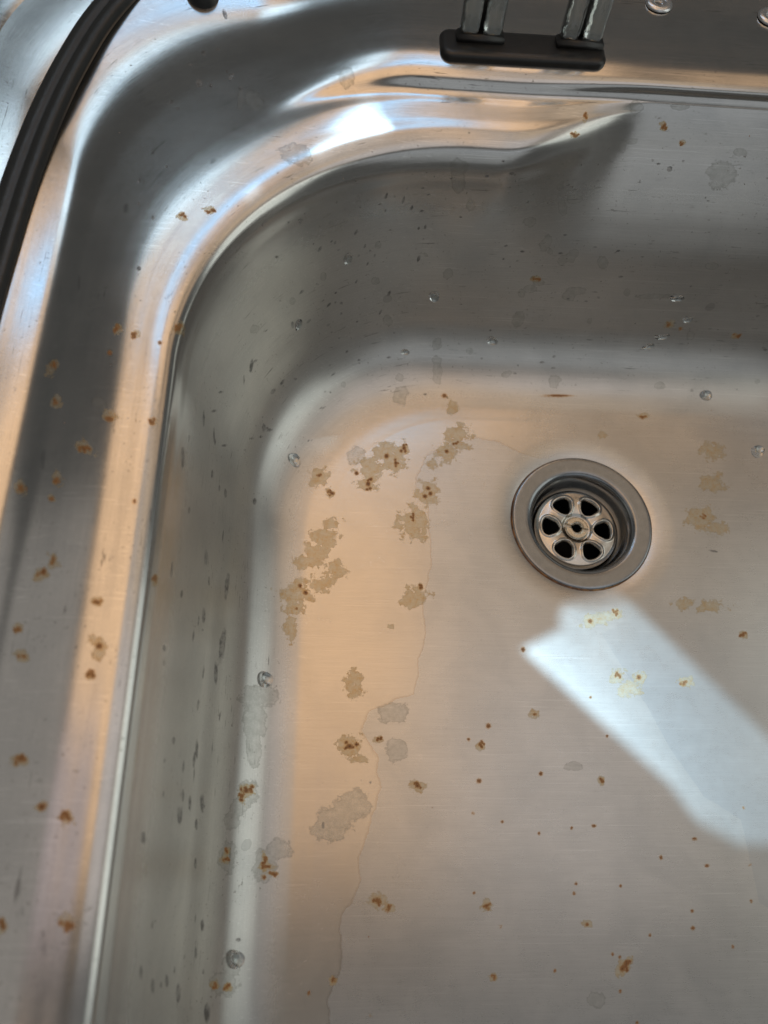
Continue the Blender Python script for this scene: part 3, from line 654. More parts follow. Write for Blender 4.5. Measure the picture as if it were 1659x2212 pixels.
    ('rust',-213.8,-95.0,110.8,0.5,-0.5,0.1,-0.5,-0.5,-0.1), ('film',-209.7,-124.2,111.2,2.7,-0.0,0.2,0.4,-2.4,0.0), ('rust',-209.7,-124.1,111.2,1.1,-0.0,0.1,0.2,-1.0,0.0),
    ('rust',-210.9,-123.7,111.1,0.4,-0.7,0.0,-0.7,-0.3,-0.1), ('rust',-210.8,-125.2,111.1,-0.2,-0.8,-0.0,-0.7,0.2,-0.1),
    ('rust',-208.6,-124.5,111.3,0.2,-0.7,0.0,-0.7,-0.0,-0.1), ('rust',-209.4,-123.1,111.2,0.7,-0.1,0.1,-0.0,-0.7,-0.0),
    ('film',-202.0,-136.4,111.6,1.7,0.0,0.0,0.2,-1.4,0.0), ('rust',-201.8,-136.3,111.6,0.7,0.0,0.0,0.1,-0.7,0.0), ('rust',-202.4,-136.5,111.6,0.7,-0.3,0.0,-0.2,-0.7,-0.0),
    ('rust',-201.1,-136.2,111.6,-0.4,-0.6,-0.0,-0.6,0.4,-0.0), ('rust',-201.7,-137.2,111.6,-0.1,-0.7,-0.0,-0.7,0.2,-0.0),
    ('rust',-201.7,-136.9,111.6,-0.7,-0.3,-0.0,-0.4,0.6,-0.0), ('rust',-201.4,-136.8,111.6,0.0,-0.7,0.0,-0.7,0.1,-0.0),
    ('film',-194.9,-139.1,111.2,2.4,0.0,-0.3,0.3,-2.1,-0.0), ('rust',-194.6,-139.3,111.2,0.9,0.0,-0.1,0.1,-0.9,-0.0),
    ('rust',-196.1,-139.3,111.3,0.7,-0.2,-0.1,-0.2,-0.7,0.0), ('rust',-195.0,-138.1,111.2,-0.7,-0.2,0.1,-0.3,0.7,0.0),
    ('rust',-193.9,-139.8,111.1,0.7,-0.1,-0.1,-0.0,-0.7,0.0), ('rust',-195.9,-139.6,111.3,0.9,-0.2,-0.1,-0.0,-0.7,0.0),
    ('rust',-195.7,-138.2,111.3,0.6,-0.5,-0.1,-0.5,-0.6,0.1), ('film',-190.8,-165.1,110.8,2.6,-0.0,-0.3,0.3,-2.3,-0.0),
    ('rust',-190.6,-165.4,110.8,1.0,-0.0,-0.1,0.1,-0.9,-0.0), ('rust',-192.4,-165.2,110.9,0.6,-0.4,-0.1,-0.4,-0.6,0.0),
    ('rust',-190.6,-166.9,110.8,0.4,-0.6,-0.0,-0.7,-0.4,0.1), ('rust',-189.4,-165.9,110.6,0.8,-0.4,-0.1,-0.3,-0.7,0.0),
    ('rust',-189.7,-166.3,110.7,-0.0,-0.7,0.0,-0.7,0.1,0.1), ('film',-206.9,-165.0,111.4,1.4,-0.0,0.1,0.4,-1.9,0.0), ('rust',-207.0,-165.2,111.4,0.7,-0.0,0.0,0.1,-0.8,0.0),
    ('rust',-207.8,-164.8,111.4,0.6,-0.4,0.0,-0.5,-0.6,-0.0), ('rust',-206.5,-166.1,111.4,-0.1,-0.7,-0.0,-0.7,0.2,-0.0),
    ('rust',-206.6,-166.1,111.4,0.2,-0.7,0.0,-0.7,-0.1,-0.0), ('rust',-207.3,-164.5,111.4,0.7,-0.2,0.0,-0.1,-0.7,-0.0),
    ('film',-223.0,7.2,109.5,2.5,-1.6,0.6,-0.9,-2.9,-0.2), ('rust',-222.8,7.4,109.6,1.0,-0.7,0.2,-0.4,-1.2,-0.1), ('rust',-222.2,8.9,109.7,0.4,-0.7,0.1,-0.7,-0.3,-0.2),
    ('rust',-224.0,9.1,109.3,0.4,-0.6,0.1,-0.6,-0.4,-0.1), ('rust',-221.9,6.6,109.8,-0.6,-0.4,-0.1,-0.5,0.8,-0.1), ('rust',-221.6,6.7,109.8,-0.5,-0.6,-0.1,-0.5,0.5,-0.1),
    ('film',-218.7,-7.8,110.3,2.1,-0.0,0.2,0.4,-2.2,0.0), ('rust',-219.0,-7.8,110.3,0.9,-0.0,0.1,0.1,-0.9,0.0), ('rust',-219.7,-8.0,110.2,0.1,-0.8,0.0,-0.7,0.1,-0.1),
    ('rust',-219.9,-6.7,110.2,0.7,-0.2,0.1,-0.0,-0.7,-0.0), ('rust',-219.5,-8.4,110.2,0.7,-0.2,0.1,-0.1,-0.7,-0.0), ('film',-207.0,-25.5,111.4,3.1,-1.7,0.2,-0.6,-1.8,-0.0),
    ('rust',-207.1,-25.3,111.4,1.2,-0.7,0.1,-0.2,-0.7,-0.0), ('rust',-208.3,-25.7,111.3,0.5,-1.3,0.0,-0.7,-0.2,-0.0),
    ('rust',-206.5,-26.4,111.4,-0.2,-1.0,-0.0,-0.7,0.3,-0.0), ('rust',-205.9,-24.9,111.5,1.0,-0.5,0.0,-0.2,-0.7,-0.0),
    ('rust',-205.0,-25.8,111.5,-0.7,-0.3,-0.0,-0.3,0.7,-0.0), ('film',-200.3,-13.6,111.6,2.3,0.1,-0.0,0.3,-1.9,-0.0), ('rust',-200.4,-13.6,111.6,0.9,0.0,-0.0,0.1,-0.7,-0.0),
    ('rust',-199.6,-14.4,111.6,-0.3,-0.7,0.0,-0.6,0.4,0.0), ('rust',-199.3,-14.1,111.6,-0.4,-0.7,0.0,-0.6,0.5,0.0), ('rust',-201.2,-13.9,111.6,-0.3,-0.7,-0.0,-0.6,0.4,-0.0),
    ('rust',-200.3,-14.5,111.6,0.2,-0.9,-0.0,-0.7,-0.1,0.0), ('rust',-203.6,12.4,111.6,1.0,0.0,0.0,0.2,-1.2,0.0), ('film',-202.6,22.3,111.6,1.9,0.1,0.1,0.3,-2.4,0.0),
    ('rust',-202.6,22.6,111.6,0.8,0.0,0.0,0.1,-1.0,0.0), ('rust',-202.9,22.0,111.6,-0.4,-0.7,-0.0,-0.6,0.5,-0.0), ('rust',-203.0,21.5,111.6,-0.6,-0.5,-0.0,-0.4,0.6,-0.0),
    ('rust',-201.9,23.2,111.6,0.7,-0.3,0.0,-0.2,-0.7,-0.0), ('rust',-203.3,22.1,111.6,-0.2,-0.7,-0.0,-0.7,0.3,-0.0), ('rust',-202.7,24.1,111.6,0.4,-0.6,0.0,-0.5,-0.5,-0.0),
    ('film',-195.9,20.1,111.3,1.9,0.2,-0.2,0.2,-2.0,-0.0), ('rust',-196.1,20.2,111.3,0.7,0.1,-0.1,0.1,-0.8,-0.0), ('rust',-195.8,21.3,111.3,0.1,-0.8,-0.0,-0.7,-0.1,0.1),
    ('rust',-196.5,19.1,111.4,-0.0,-0.7,0.0,-0.7,0.1,0.1), ('rust',-196.8,21.0,111.4,0.4,-0.7,-0.0,-0.6,-0.5,0.1), ('rust',-196.0,19.5,111.3,0.7,-0.4,-0.1,-0.2,-0.7,0.0),
    ('film',-186.3,-13.5,110.0,1.7,0.4,-0.6,0.2,-1.6,-0.1), ('rust',-186.1,-13.4,109.9,0.7,0.2,-0.2,0.1,-0.7,-0.0), ('rust',-185.7,-12.5,109.8,0.6,-0.4,-0.2,-0.3,-0.7,0.1),
    ('rust',-186.1,-14.0,109.9,-0.3,-0.7,0.1,-0.6,0.4,0.2), ('rust',-186.9,-13.6,110.2,0.4,-0.7,-0.1,-0.6,-0.5,0.2), ('rust',-187.0,-13.1,110.2,0.7,-0.0,-0.2,-0.0,-0.7,0.0),
    ('rust',-186.1,-14.5,109.9,0.7,0.1,-0.2,0.1,-0.7,-0.0), ('rust',-187.2,18.4,110.2,0.9,0.2,-0.2,0.1,-1.0,-0.0), ('film',-181.5,26.8,107.9,1.7,1.0,-1.3,0.2,-2.7,-0.4),
    ('rust',-181.6,26.4,108.0,0.7,0.4,-0.5,0.1,-1.1,-0.2), ('rust',-180.9,28.2,107.4,0.4,0.3,-0.5,-0.1,-0.7,-0.0), ('rust',-181.6,28.1,108.1,-0.1,-0.7,0.0,-0.6,-0.1,0.5),
    ('rust',-182.6,27.0,108.7,-0.1,-0.7,0.0,-0.7,0.1,0.4), ('rust',-182.4,25.4,108.5,0.6,-0.2,-0.4,-0.3,-0.9,0.1), ('film',-192.6,-91.3,111.0,2.0,0.1,-0.2,0.2,-1.7,-0.0),
    ('rust',-192.7,-91.1,111.0,0.8,0.0,-0.1,0.1,-0.7,-0.0), ('rust',-192.5,-91.7,111.0,-0.3,-0.7,0.0,-0.6,0.4,0.1), ('rust',-193.2,-91.6,111.0,-0.3,-0.8,0.0,-0.7,0.3,0.1),
    ('rust',-192.4,-91.9,110.9,0.7,-0.0,-0.1,0.0,-0.7,-0.0), ('film',-193.8,-100.2,111.1,1.9,0.1,-0.2,0.2,-1.4,-0.0),
    ('rust',-193.8,-100.0,111.1,0.8,0.0,-0.1,0.1,-0.7,-0.0), ('rust',-194.4,-99.2,111.1,0.6,-0.4,-0.1,-0.4,-0.6,0.0),
    ('rust',-194.8,-100.5,111.2,0.0,-0.8,-0.0,-0.7,0.1,0.1), ('rust',-193.4,-99.3,111.0,-0.0,-0.7,0.0,-0.7,0.1,0.1), ('rust',-194.2,-99.1,111.1,-0.7,-0.2,0.1,-0.3,0.7,0.0),
    ('rust',-193.1,-100.7,111.0,-0.5,-0.5,0.0,-0.5,0.5,0.0), ('film',-195.1,-77.7,111.2,1.4,0.1,-0.2,0.2,-1.3,-0.0), ('rust',-195.2,-77.9,111.2,0.7,0.0,-0.1,0.1,-0.7,-0.0),
    ('rust',-194.7,-78.4,111.2,0.0,-0.7,-0.0,-0.7,0.0,0.1), ('rust',-194.3,-77.6,111.1,0.7,-0.1,-0.1,-0.1,-0.7,0.0), ('rust',-194.8,-78.2,111.2,-0.4,-0.6,0.0,-0.6,0.5,0.1),
    ('rust',-196.0,-78.0,111.3,-0.1,-0.7,0.0,-0.7,0.2,0.1), ('rust',-195.7,-77.8,111.3,-0.5,-0.5,0.1,-0.5,0.6,0.1), ('rust',-188.4,-43.7,110.5,0.7,0.1,-0.1,0.1,-1.0,-0.0),
    ('film',-184.9,76.7,111.4,2.1,0.3,-0.1,0.2,-2.3,-0.1), ('rust',-184.7,76.5,111.4,0.8,0.1,-0.1,0.1,-0.9,-0.0), ('rust',-183.7,76.1,111.3,-0.1,-0.7,-0.0,-0.7,0.1,0.1),
    ('rust',-183.6,75.9,111.3,-0.5,-0.5,0.0,-0.4,0.6,0.1), ('rust',-184.7,77.6,111.4,0.1,-0.7,-0.0,-0.7,-0.1,0.0), ('rust',-183.6,76.0,111.3,0.8,-0.0,-0.1,-0.0,-0.7,-0.0),
    ('rust',-185.8,76.5,111.4,0.5,-0.6,-0.0,-0.4,-0.6,0.0), ('film',-174.6,80.1,110.8,2.6,0.3,-0.2,0.2,-2.0,-0.1), ('rust',-174.5,79.7,110.8,1.0,0.1,-0.1,0.1,-0.8,-0.0),
    ('rust',-176.2,79.6,110.9,0.9,-0.1,-0.1,-0.1,-0.7,-0.0), ('rust',-175.3,78.9,110.8,0.2,-0.7,-0.0,-0.7,-0.4,0.0), ('rust',-172.8,80.0,110.7,0.4,-0.6,-0.1,-0.5,-0.5,0.0),
    ('rust',-173.9,80.7,110.8,-0.3,-0.7,-0.0,-0.6,0.4,0.1), ('rust',-173.2,80.3,110.7,0.2,-0.9,-0.1,-0.7,-0.3,0.0), ('film',-180.3,-67.7,102.9,0.6,1.0,-3.0,0.1,-1.9,-0.5),
    ('rust',-180.4,-67.8,103.3,0.3,0.3,-1.1,0.1,-0.8,-0.2), ('rust',-180.9,-68.3,105.0,-0.1,-0.7,0.3,-0.2,-0.1,0.9), ('rust',-180.7,-67.5,104.4,0.1,-0.5,-0.5,-0.2,-0.4,0.8),
    ('rust',-180.2,-66.9,102.6,-0.0,-0.7,0.1,-0.2,-0.2,0.9), ('rust',-180.2,-68.5,102.5,0.2,0.1,-0.7,-0.1,-0.7,0.3), ('rust',-180.5,-66.5,103.6,-0.1,-0.7,0.2,-0.2,-0.1,0.7),
    ('film',47.6,100.5,27.0,2.6,0.0,0.1,0.8,-0.9,-2.2), ('rust',47.8,100.6,27.1,1.0,0.0,0.0,0.3,-0.4,-0.9), ('rust',46.9,100.4,26.7,-0.7,-0.1,-0.2,-0.3,0.3,0.6),
    ('rust',46.5,100.8,27.5,0.7,-0.0,-0.1,0.2,-0.3,-0.7), ('rust',47.0,100.1,25.9,0.4,-0.3,-0.6,-0.7,-0.1,-0.2), ('film',85.1,98.3,22.3,3.3,0.1,0.1,0.7,-0.9,-1.7),
    ('rust',85.2,98.5,22.7,1.3,0.0,0.1,0.3,-0.4,-0.7), ('rust',87.2,98.8,23.2,-0.9,-0.1,-0.2,-0.3,0.3,0.6), ('rust',86.9,98.2,22.0,0.9,-0.4,-0.6,-0.4,-0.3,-0.5),
    ('rust',86.3,98.2,21.9,1.0,-0.4,-0.6,-0.4,-0.3,-0.6), ('rust',83.8,98.8,23.2,0.8,-0.3,-0.6,-0.4,-0.3,-0.5), ('film',18.2,147.0,106.0,1.9,0.1,0.1,0.5,-1.1,-1.5),
    ('rust',18.5,147.1,106.2,0.8,0.0,0.0,0.2,-0.5,-0.6), ('rust',17.7,146.7,105.7,0.7,-0.0,-0.0,0.1,-0.4,-0.6), ('rust',19.4,146.7,105.7,0.5,-0.3,-0.4,-0.6,-0.2,-0.3),
    ('rust',18.7,147.5,106.7,0.3,-0.4,-0.6,-0.7,-0.1,-0.1), ('rust',19.2,146.4,105.3,0.6,-0.3,-0.4,-0.6,-0.3,-0.4), ('rust',18.2,146.8,105.8,0.7,-0.1,-0.1,-0.1,-0.4,-0.6),
    ('film',28.8,143.4,101.2,2.2,0.1,0.1,0.4,-0.8,-1.1), ('rust',28.7,143.2,101.0,0.9,0.0,0.0,0.2,-0.4,-0.6), ('rust',27.6,143.6,101.5,-0.7,-0.2,-0.2,-0.4,0.4,0.5),
    ('rust',28.2,142.9,100.5,0.6,-0.3,-0.4,-0.6,-0.3,-0.4), ('rust',28.1,143.0,100.6,-0.5,-0.4,-0.5,-0.6,0.2,0.3), ('film',-19.1,144.3,110.9,1.3,0.2,-0.1,-0.0,-2.1,-0.7),
    ('rust',-19.0,144.1,110.9,0.7,0.1,-0.0,-0.0,-0.8,-0.3), ('rust',-19.1,145.3,111.3,0.3,-0.6,-0.3,-0.7,-0.4,-0.1), ('rust',-19.5,144.4,111.0,0.2,-0.7,-0.3,-0.7,-0.2,-0.0),
    ('rust',-18.7,143.6,110.7,-0.7,-0.3,-0.0,-0.2,0.7,0.2), ('film',-23.9,136.5,107.7,3.0,0.9,-0.5,0.2,-0.9,-1.0), ('rust',-24.0,136.6,107.9,1.2,0.3,-0.2,0.1,-0.5,-0.5),
    ('rust',-21.9,137.2,107.5,0.6,-0.1,-0.4,-0.5,-0.5,-0.2), ('rust',-23.4,136.2,107.2,-0.3,-0.5,-0.4,-0.7,-0.0,0.3), ('rust',-25.0,136.6,108.2,1.0,0.1,-0.3,-0.1,-0.6,-0.4),
    ('rust',-23.8,136.3,107.4,-0.6,-0.4,-0.2,-0.5,0.2,0.5), ('rust',-22.7,136.6,107.2,-0.1,-0.5,-0.5,-0.7,-0.1,0.3), ('film',-61.7,40.8,0.0,2.5,0.1,0.0,-0.1,-2.0,0.0),
    ('rust',-62.0,40.9,0.0,1.0,0.0,0.0,-0.0,-0.8,0.0), ('rust',-61.0,41.8,0.0,0.6,-0.4,0.0,-0.4,-0.6,0.0), ('rust',-63.3,40.6,0.0,0.3,-0.7,0.0,-0.6,-0.4,0.0),
    ('rust',-63.3,40.7,0.0,-0.1,-0.7,0.0,-0.7,0.1,0.0), ('rust',-66.9,36.2,0.0,1.2,0.0,0.0,-0.0,-1.3,0.0), ('rust',-76.9,15.2,-0.0,1.4,0.0,0.0,-0.0,-1.3,0.0),
    ('rust',-78.6,10.8,0.0,1.4,0.0,0.0,-0.0,-1.3,0.0), ('rust',-75.8,12.4,-0.0,1.2,0.0,0.0,-0.0,-1.5,0.0), ('film',-88.6,37.1,0.0,3.2,0.1,0.0,-0.0,-3.6,0.0),
    ('rust',-88.7,37.2,0.0,1.3,0.0,0.0,-0.0,-1.4,0.0), ('rust',-90.2,35.6,0.0,0.6,-1.0,0.0,-0.8,-0.6,0.0), ('rust',-88.1,35.5,-0.0,-0.3,-1.2,0.0,-0.7,0.2,0.0),
    ('rust',-87.5,39.3,0.0,0.6,-0.4,0.0,-0.4,-0.6,0.0), ('rust',-88.9,38.8,0.0,-0.3,-0.9,0.0,-0.8,0.3,0.0), ('rust',-97.6,32.4,0.0,1.4,0.1,0.0,-0.0,-1.6,0.0),
    ('film',-93.1,29.1,0.0,2.5,0.1,0.0,-0.0,-3.5,0.0), ('rust',-93.0,28.7,-0.0,1.0,0.0,0.0,-0.0,-1.4,0.0), ('rust',-91.9,28.6,0.0,0.2,-0.7,0.0,-0.7,-0.2,0.0),
    ('rust',-93.0,26.9,0.0,-0.3,-0.7,0.0,-0.7,0.3,0.0), ('rust',-93.2,30.5,-0.0,-0.8,-0.3,0.0,-0.2,0.8,0.0), ('film',-106.7,17.2,-0.0,3.4,0.1,0.0,0.0,-4.5,0.0),
    ('rust',-106.8,16.7,-0.0,1.4,0.0,0.0,0.0,-1.8,0.0), ('rust',-106.7,18.6,-0.0,0.2,-0.7,0.0,-0.9,-0.3,0.0), ('rust',-106.1,19.2,0.0,-0.6,-0.5,0.0,-0.4,0.6,0.0),
    ('rust',-105.4,19.2,-0.0,-0.4,-1.2,0.0,-0.9,0.4,0.0), ('rust',-107.3,13.6,0.0,-0.7,-0.5,0.0,-0.5,0.8,0.0), ('rust',-105.8,14.2,-0.0,-0.3,-0.9,0.0,-0.9,0.3,0.0),
    ('rust',-112.6,22.3,-0.0,1.2,0.0,0.0,0.0,-1.3,0.0), ('film',-125.2,11.3,0.1,2.4,0.1,-0.0,0.1,-2.2,-0.0), ('rust',-125.0,11.1,0.1,1.0,0.0,-0.0,0.0,-0.9,-0.0),
    ('rust',-125.4,12.5,0.1,-0.2,-0.7,-0.0,-0.7,0.3,0.0), ('rust',-126.4,11.3,0.1,0.1,-0.7,-0.0,-0.7,-0.1,0.0), ('rust',-126.1,11.9,0.1,-0.8,-0.7,0.0,-0.5,0.6,0.0),
    ('rust',-123.9,10.7,0.0,-0.7,-0.9,0.0,-0.6,0.5,0.0), ('rust',-125.7,9.8,0.1,-0.2,-0.7,-0.0,-0.7,0.2,0.0), ('film',-130.6,20.0,0.4,1.7,0.1,-0.2,0.1,-3.0,-0.1),
    ('rust',-131.0,20.2,0.5,0.7,0.1,-0.1,0.0,-1.2,-0.1), ('rust',-131.8,20.1,0.5,0.7,-0.1,-0.1,-0.1,-0.7,-0.0), ('rust',-130.2,20.6,0.4,0.6,-0.4,-0.1,-0.4,-0.7,0.0),
    ('rust',-130.3,20.8,0.4,0.6,-0.5,-0.1,-0.4,-0.6,0.0), ('film',-84.6,-0.8,0.0,1.7,0.1,0.0,-0.0,-2.9,0.0), ('rust',-84.7,-0.8,0.0,0.7,0.0,0.0,-0.0,-1.2,0.0),
    ('rust',-84.7,-2.2,0.0,0.4,-0.6,0.0,-0.6,-0.5,0.0), ('rust',-84.5,0.4,0.0,-0.7,-0.3,0.0,-0.3,0.7,0.0), ('rust',-84.6,1.3,0.0,0.5,-0.5,0.0,-0.5,-0.6,0.0),
    ('rust',-85.7,-0.5,-0.0,-0.6,-0.4,0.0,-0.4,0.7,0.0), ('rust',-135.4,-40.0,0.2,1.3,0.0,-0.1,0.1,-1.3,-0.0), ('rust',-138.1,-36.8,0.5,1.1,0.1,-0.1,0.1,-1.3,-0.0),
    ('rust',-139.3,-47.9,0.6,0.8,0.1,-0.1,0.0,-0.9,-0.0), ('film',62.1,3.8,-0.0,2.5,0.1,0.0,-0.4,-2.7,0.0), ('rust',62.4,3.6,0.0,1.0,0.0,0.0,-0.2,-1.1,0.0),
    ('rust',60.9,4.0,-0.0,0.7,-0.1,0.0,-0.2,-0.7,0.0), ('rust',63.5,4.5,0.0,-0.7,-0.2,0.0,-0.0,0.7,0.0), ('rust',62.4,5.2,-0.0,0.4,-0.7,0.0,-0.6,-0.5,0.0),
    ('film',8.6,-76.4,0.0,2.3,0.0,0.0,-0.2,-1.9,0.0), ('rust',8.7,-76.0,-0.0,0.9,0.0,0.0,-0.1,-0.8,0.0), ('rust',9.5,-77.1,0.0,0.7,-0.2,0.0,-0.3,-0.7,0.0),
    ('rust',7.5,-76.5,0.0,-0.7,-0.2,0.0,-0.1,0.7,0.0), ('rust',7.6,-76.2,-0.0,0.1,-0.7,0.0,-0.7,-0.2,0.0), ('rust',9.4,-76.5,0.0,-0.1,-0.8,0.0,-0.7,-0.0,0.0),
    ('rust',8.2,-75.1,0.0,0.7,-0.3,0.0,-0.4,-0.6,0.0), ('rust',18.3,-77.0,-0.0,1.3,0.0,0.0,-0.2,-1.3,0.0), ('film',39.1,-78.7,0.0,3.0,0.0,0.0,-0.3,-1.9,0.0),
    ('rust',39.4,-79.0,-0.0,1.2,0.0,0.0,-0.1,-0.8,0.0), ('rust',37.6,-79.7,0.0,-0.8,-0.3,0.0,-0.2,0.7,0.0), ('rust',40.6,-78.5,0.0,0.5,-0.5,0.0,-0.6,-0.5,0.0),
    ('rust',39.1,-80.1,0.0,-1.1,-0.2,0.0,-0.0,0.7,0.0), ('rust',37.8,-79.5,0.0,0.6,-0.4,0.0,-0.4,-0.6,0.0), ('rust',-1.7,-51.0,-0.0,1.3,0.0,0.0,-0.1,-1.3,0.0),
    ('film',10.9,-46.3,-0.0,2.4,0.0,0.0,-0.2,-2.0,0.0), ('rust',11.1,-46.3,-0.0,0.9,0.0,0.0,-0.1,-0.8,0.0), ('rust',11.7,-47.1,0.0,0.1,-0.8,0.0,-0.7,-0.2,0.0),
    ('rust',11.2,-47.7,0.0,-0.2,-0.9,0.0,-0.7,0.1,0.0), ('rust',12.0,-45.5,-0.0,0.7,-0.3,0.0,-0.3,-0.7,0.0), ('rust',10.3,-46.5,-0.0,0.3,-0.7,0.0,-0.7,-0.3,0.0),
    ('rust',10.0,-45.4,-0.0,-0.4,-0.7,0.0,-0.7,0.3,-0.0), ('rust',-6.7,70.8,1.4,8.5,0.3,0.1,-0.0,-0.8,-0.2), ('rust',-67.3,68.4,1.0,1.5,0.1,-0.0,-0.0,-1.3,-0.2),
    ('film',-27.0,108.5,47.4,3.5,0.1,0.1,0.4,-0.6,-1.8), ('rust',-26.8,108.5,47.2,1.4,0.0,0.0,0.2,-0.3,-0.7), ('rust',-25.2,108.5,47.1,0.6,-0.1,-0.4,-0.3,-0.2,-0.6),
    ('rust',-28.4,108.5,47.2,-0.7,-0.1,-0.3,-0.3,0.2,0.6), ('rust',-28.7,108.6,47.8,-0.6,-0.2,-0.4,-0.4,0.2,0.6), ('rust',-25.6,108.4,46.9,-0.0,-0.5,-1.2,-0.7,0.0,0.2),
    ('rust',-28.8,108.4,47.0,0.6,-0.1,-0.4,-0.3,-0.2,-0.6), ('film',38.6,61.2,0.2,3.0,0.1,0.0,-0.2,-1.7,-0.1), ('rust',39.0,60.7,0.1,1.2,0.0,0.0,-0.1,-0.7,-0.0),
    ('rust',40.3,61.0,0.1,-0.5,-0.5,-0.0,-0.5,0.6,0.0), ('rust',37.8,60.7,0.1,1.3,-0.1,-0.0,-0.2,-0.7,-0.0), ('rust',37.7,60.5,0.1,0.4,-0.6,-0.0,-0.6,-0.5,-0.0),
    ('rust',38.3,59.8,0.1,-0.4,-0.8,-0.0,-0.7,0.4,0.0), ('rust',-153.9,-125.4,5.1,1.1,0.0,-0.6,0.1,-0.9,-0.0), ('film',-81.8,-36.9,-0.0,1.6,0.0,0.0,-0.1,-2.7,0.0),
    ('rust',-81.8,-36.5,0.0,0.7,0.0,0.0,-0.0,-1.1,0.0), ('rust',-81.0,-36.4,0.0,0.7,-0.0,0.0,-0.1,-0.7,0.0), ('rust',-81.5,-35.1,0.0,0.0,-0.7,0.0,-0.7,-0.0,0.0),
    ('rust',-82.0,-35.1,-0.0,-0.6,-0.4,0.0,-0.4,0.6,0.0), ('rust',-81.2,-35.4,0.0,-0.7,-0.4,0.0,-0.3,0.7,0.0), ('rust',54.3,99.7,24.9,1.2,0.0,0.1,0.4,-0.4,-1.0),
    ('dark',-162.6,53.0,45.3,0.9,0.8,-1.5,-0.6,-2.5,-2.6), ('dark',-165.6,46.1,44.2,0.5,0.6,-0.9,-0.1,-2.0,-2.7), ('dark',-158.1,36.8,16.6,1.2,0.7,-1.2,0.0,-2.3,-1.3),
    ('dark',-175.1,12.6,52.9,0.3,0.9,-1.7,0.1,-3.8,-1.9), ('dark',-176.8,10.9,69.6,0.2,1.1,-2.0,0.1,-4.0,-1.9), ('dark',-171.2,-5.1,32.7,0.5,0.9,-2.0,0.2,-2.8,-0.6),
    ('dark',-178.7,-17.7,90.7,0.3,1.3,-2.5,0.2,-5.1,-1.8), ('dark',-174.4,-40.6,47.4,0.5,1.0,-2.8,0.2,-3.9,-1.2), ('dark',-173.8,-63.6,43.8,0.5,0.7,-2.6,0.2,-3.9,-1.0),
    ('dark',-173.3,-48.4,41.3,0.3,0.5,-1.5,0.1,-2.6,-0.6), ('dark',-168.5,-44.7,23.5,0.9,0.6,-2.4,-0.1,-7.9,0.3), ('dark',-168.4,-70.8,23.2,1.1,0.5,-3.1,-0.5,-9.8,1.3),
    ('dark',-169.6,-83.1,26.8,0.6,0.4,-2.2,0.3,-5.4,-1.1), ('dark',-172.6,-114.1,38.3,0.4,0.2,-1.7,0.2,-3.9,-0.9), ('dark',-173.0,-133.0,40.2,0.4,0.1,-1.7,0.2,-3.8,-1.0),
    ('dark',-174.5,-130.7,47.9,0.3,0.1,-2.0,0.1,-2.5,-0.8), ('dark',-174.7,-137.5,49.3,0.4,0.1,-3.1,0.2,-3.9,-1.3), ('dark',-170.2,-132.6,29.0,0.7,0.1,-2.5,0.2,-3.9,-0.9),
    ('dark',-171.2,-140.0,32.8,0.4,0.0,-1.7,0.1,-2.5,-0.6), ('dark',-170.6,-153.3,30.5,0.4,-0.1,-1.7,0.1,-2.5,-0.6), ('dark',-176.5,-113.7,65.2,0.2,0.3,-2.9,0.0,-1.5,-0.6),
    ('dark',-178.4,-86.6,87.7,0.3,0.5,-2.4,0.1,-1.3,-0.5), ('dark',-178.3,-144.6,87.3,0.3,-0.0,-3.1,0.1,-2.1,-0.8), ('dark',-167.5,-174.6,21.1,0.6,-0.1,-1.5,0.2,-2.8,-0.4),
    ('dark',-168.6,-183.1,23.9,0.5,-0.2,-1.3,0.2,-2.7,-0.5), ('dark',-176.0,-187.5,60.4,0.2,-0.4,-2.6,0.1,-2.9,-1.1),
    ('dark',-171.8,-193.4,35.4,0.7,-0.4,-2.6,0.2,-3.9,-0.9), ('dark',-174.2,-188.3,46.4,0.3,-0.3,-1.8,0.1,-2.5,-0.8),
    ('dark',-177.2,-181.7,74.8,0.2,-0.3,-2.0,0.1,-2.8,-1.2), ('dark',-164.1,-203.3,14.8,1.1,-0.3,-1.8,0.3,-3.8,-0.4), ('dark',-155.4,-180.8,6.0,1.3,-0.1,-0.8,0.1,-0.9,-0.0),
    ('dark',-29.3,108.7,47.9,1.4,0.0,0.0,0.2,-0.3,-0.9), ('dark',-160.7,1.0,10.2,1.2,0.6,-1.2,0.1,-2.3,-0.2), ('dark',-145.1,76.8,44.6,1.0,0.7,-0.9,-0.0,-0.9,-2.3),
    ('dark',-150.0,59.1,23.0,1.6,2.4,0.3,0.7,0.0,-1.0), ('dark',-154.1,53.4,23.5,1.3,2.1,0.0,0.8,0.1,-1.4), ('dark',-76.5,119.6,96.1,1.0,0.1,0.0,0.1,-0.2,-0.7),
    ('dark',-39.8,120.0,84.6,1.1,0.3,-0.2,0.2,-0.2,-0.7), ('dark',-50.4,121.4,98.8,1.7,0.3,-0.1,0.2,-0.2,-0.8), ('dark',-13.0,129.5,87.2,0.9,0.2,-0.1,0.2,-0.3,-0.6),
    ('dark',64.2,-14.2,0.0,3.1,-0.6,0.0,-0.3,-0.7,0.0), ('dark',-104.7,-123.1,-0.0,0.7,0.0,0.0,0.0,-0.7,0.0), ('dark',-124.2,-140.0,0.0,0.7,0.0,0.0,0.0,-1.6,0.0),
    ('dark',-202.4,7.1,111.6,0.8,0.0,0.0,0.2,-1.5,0.0), ('dark',-198.1,49.8,111.6,1.0,0.1,-0.0,0.2,-1.3,-0.0), ('dark',-195.9,74.4,111.6,0.9,0.0,0.0,0.2,-1.6,0.0),
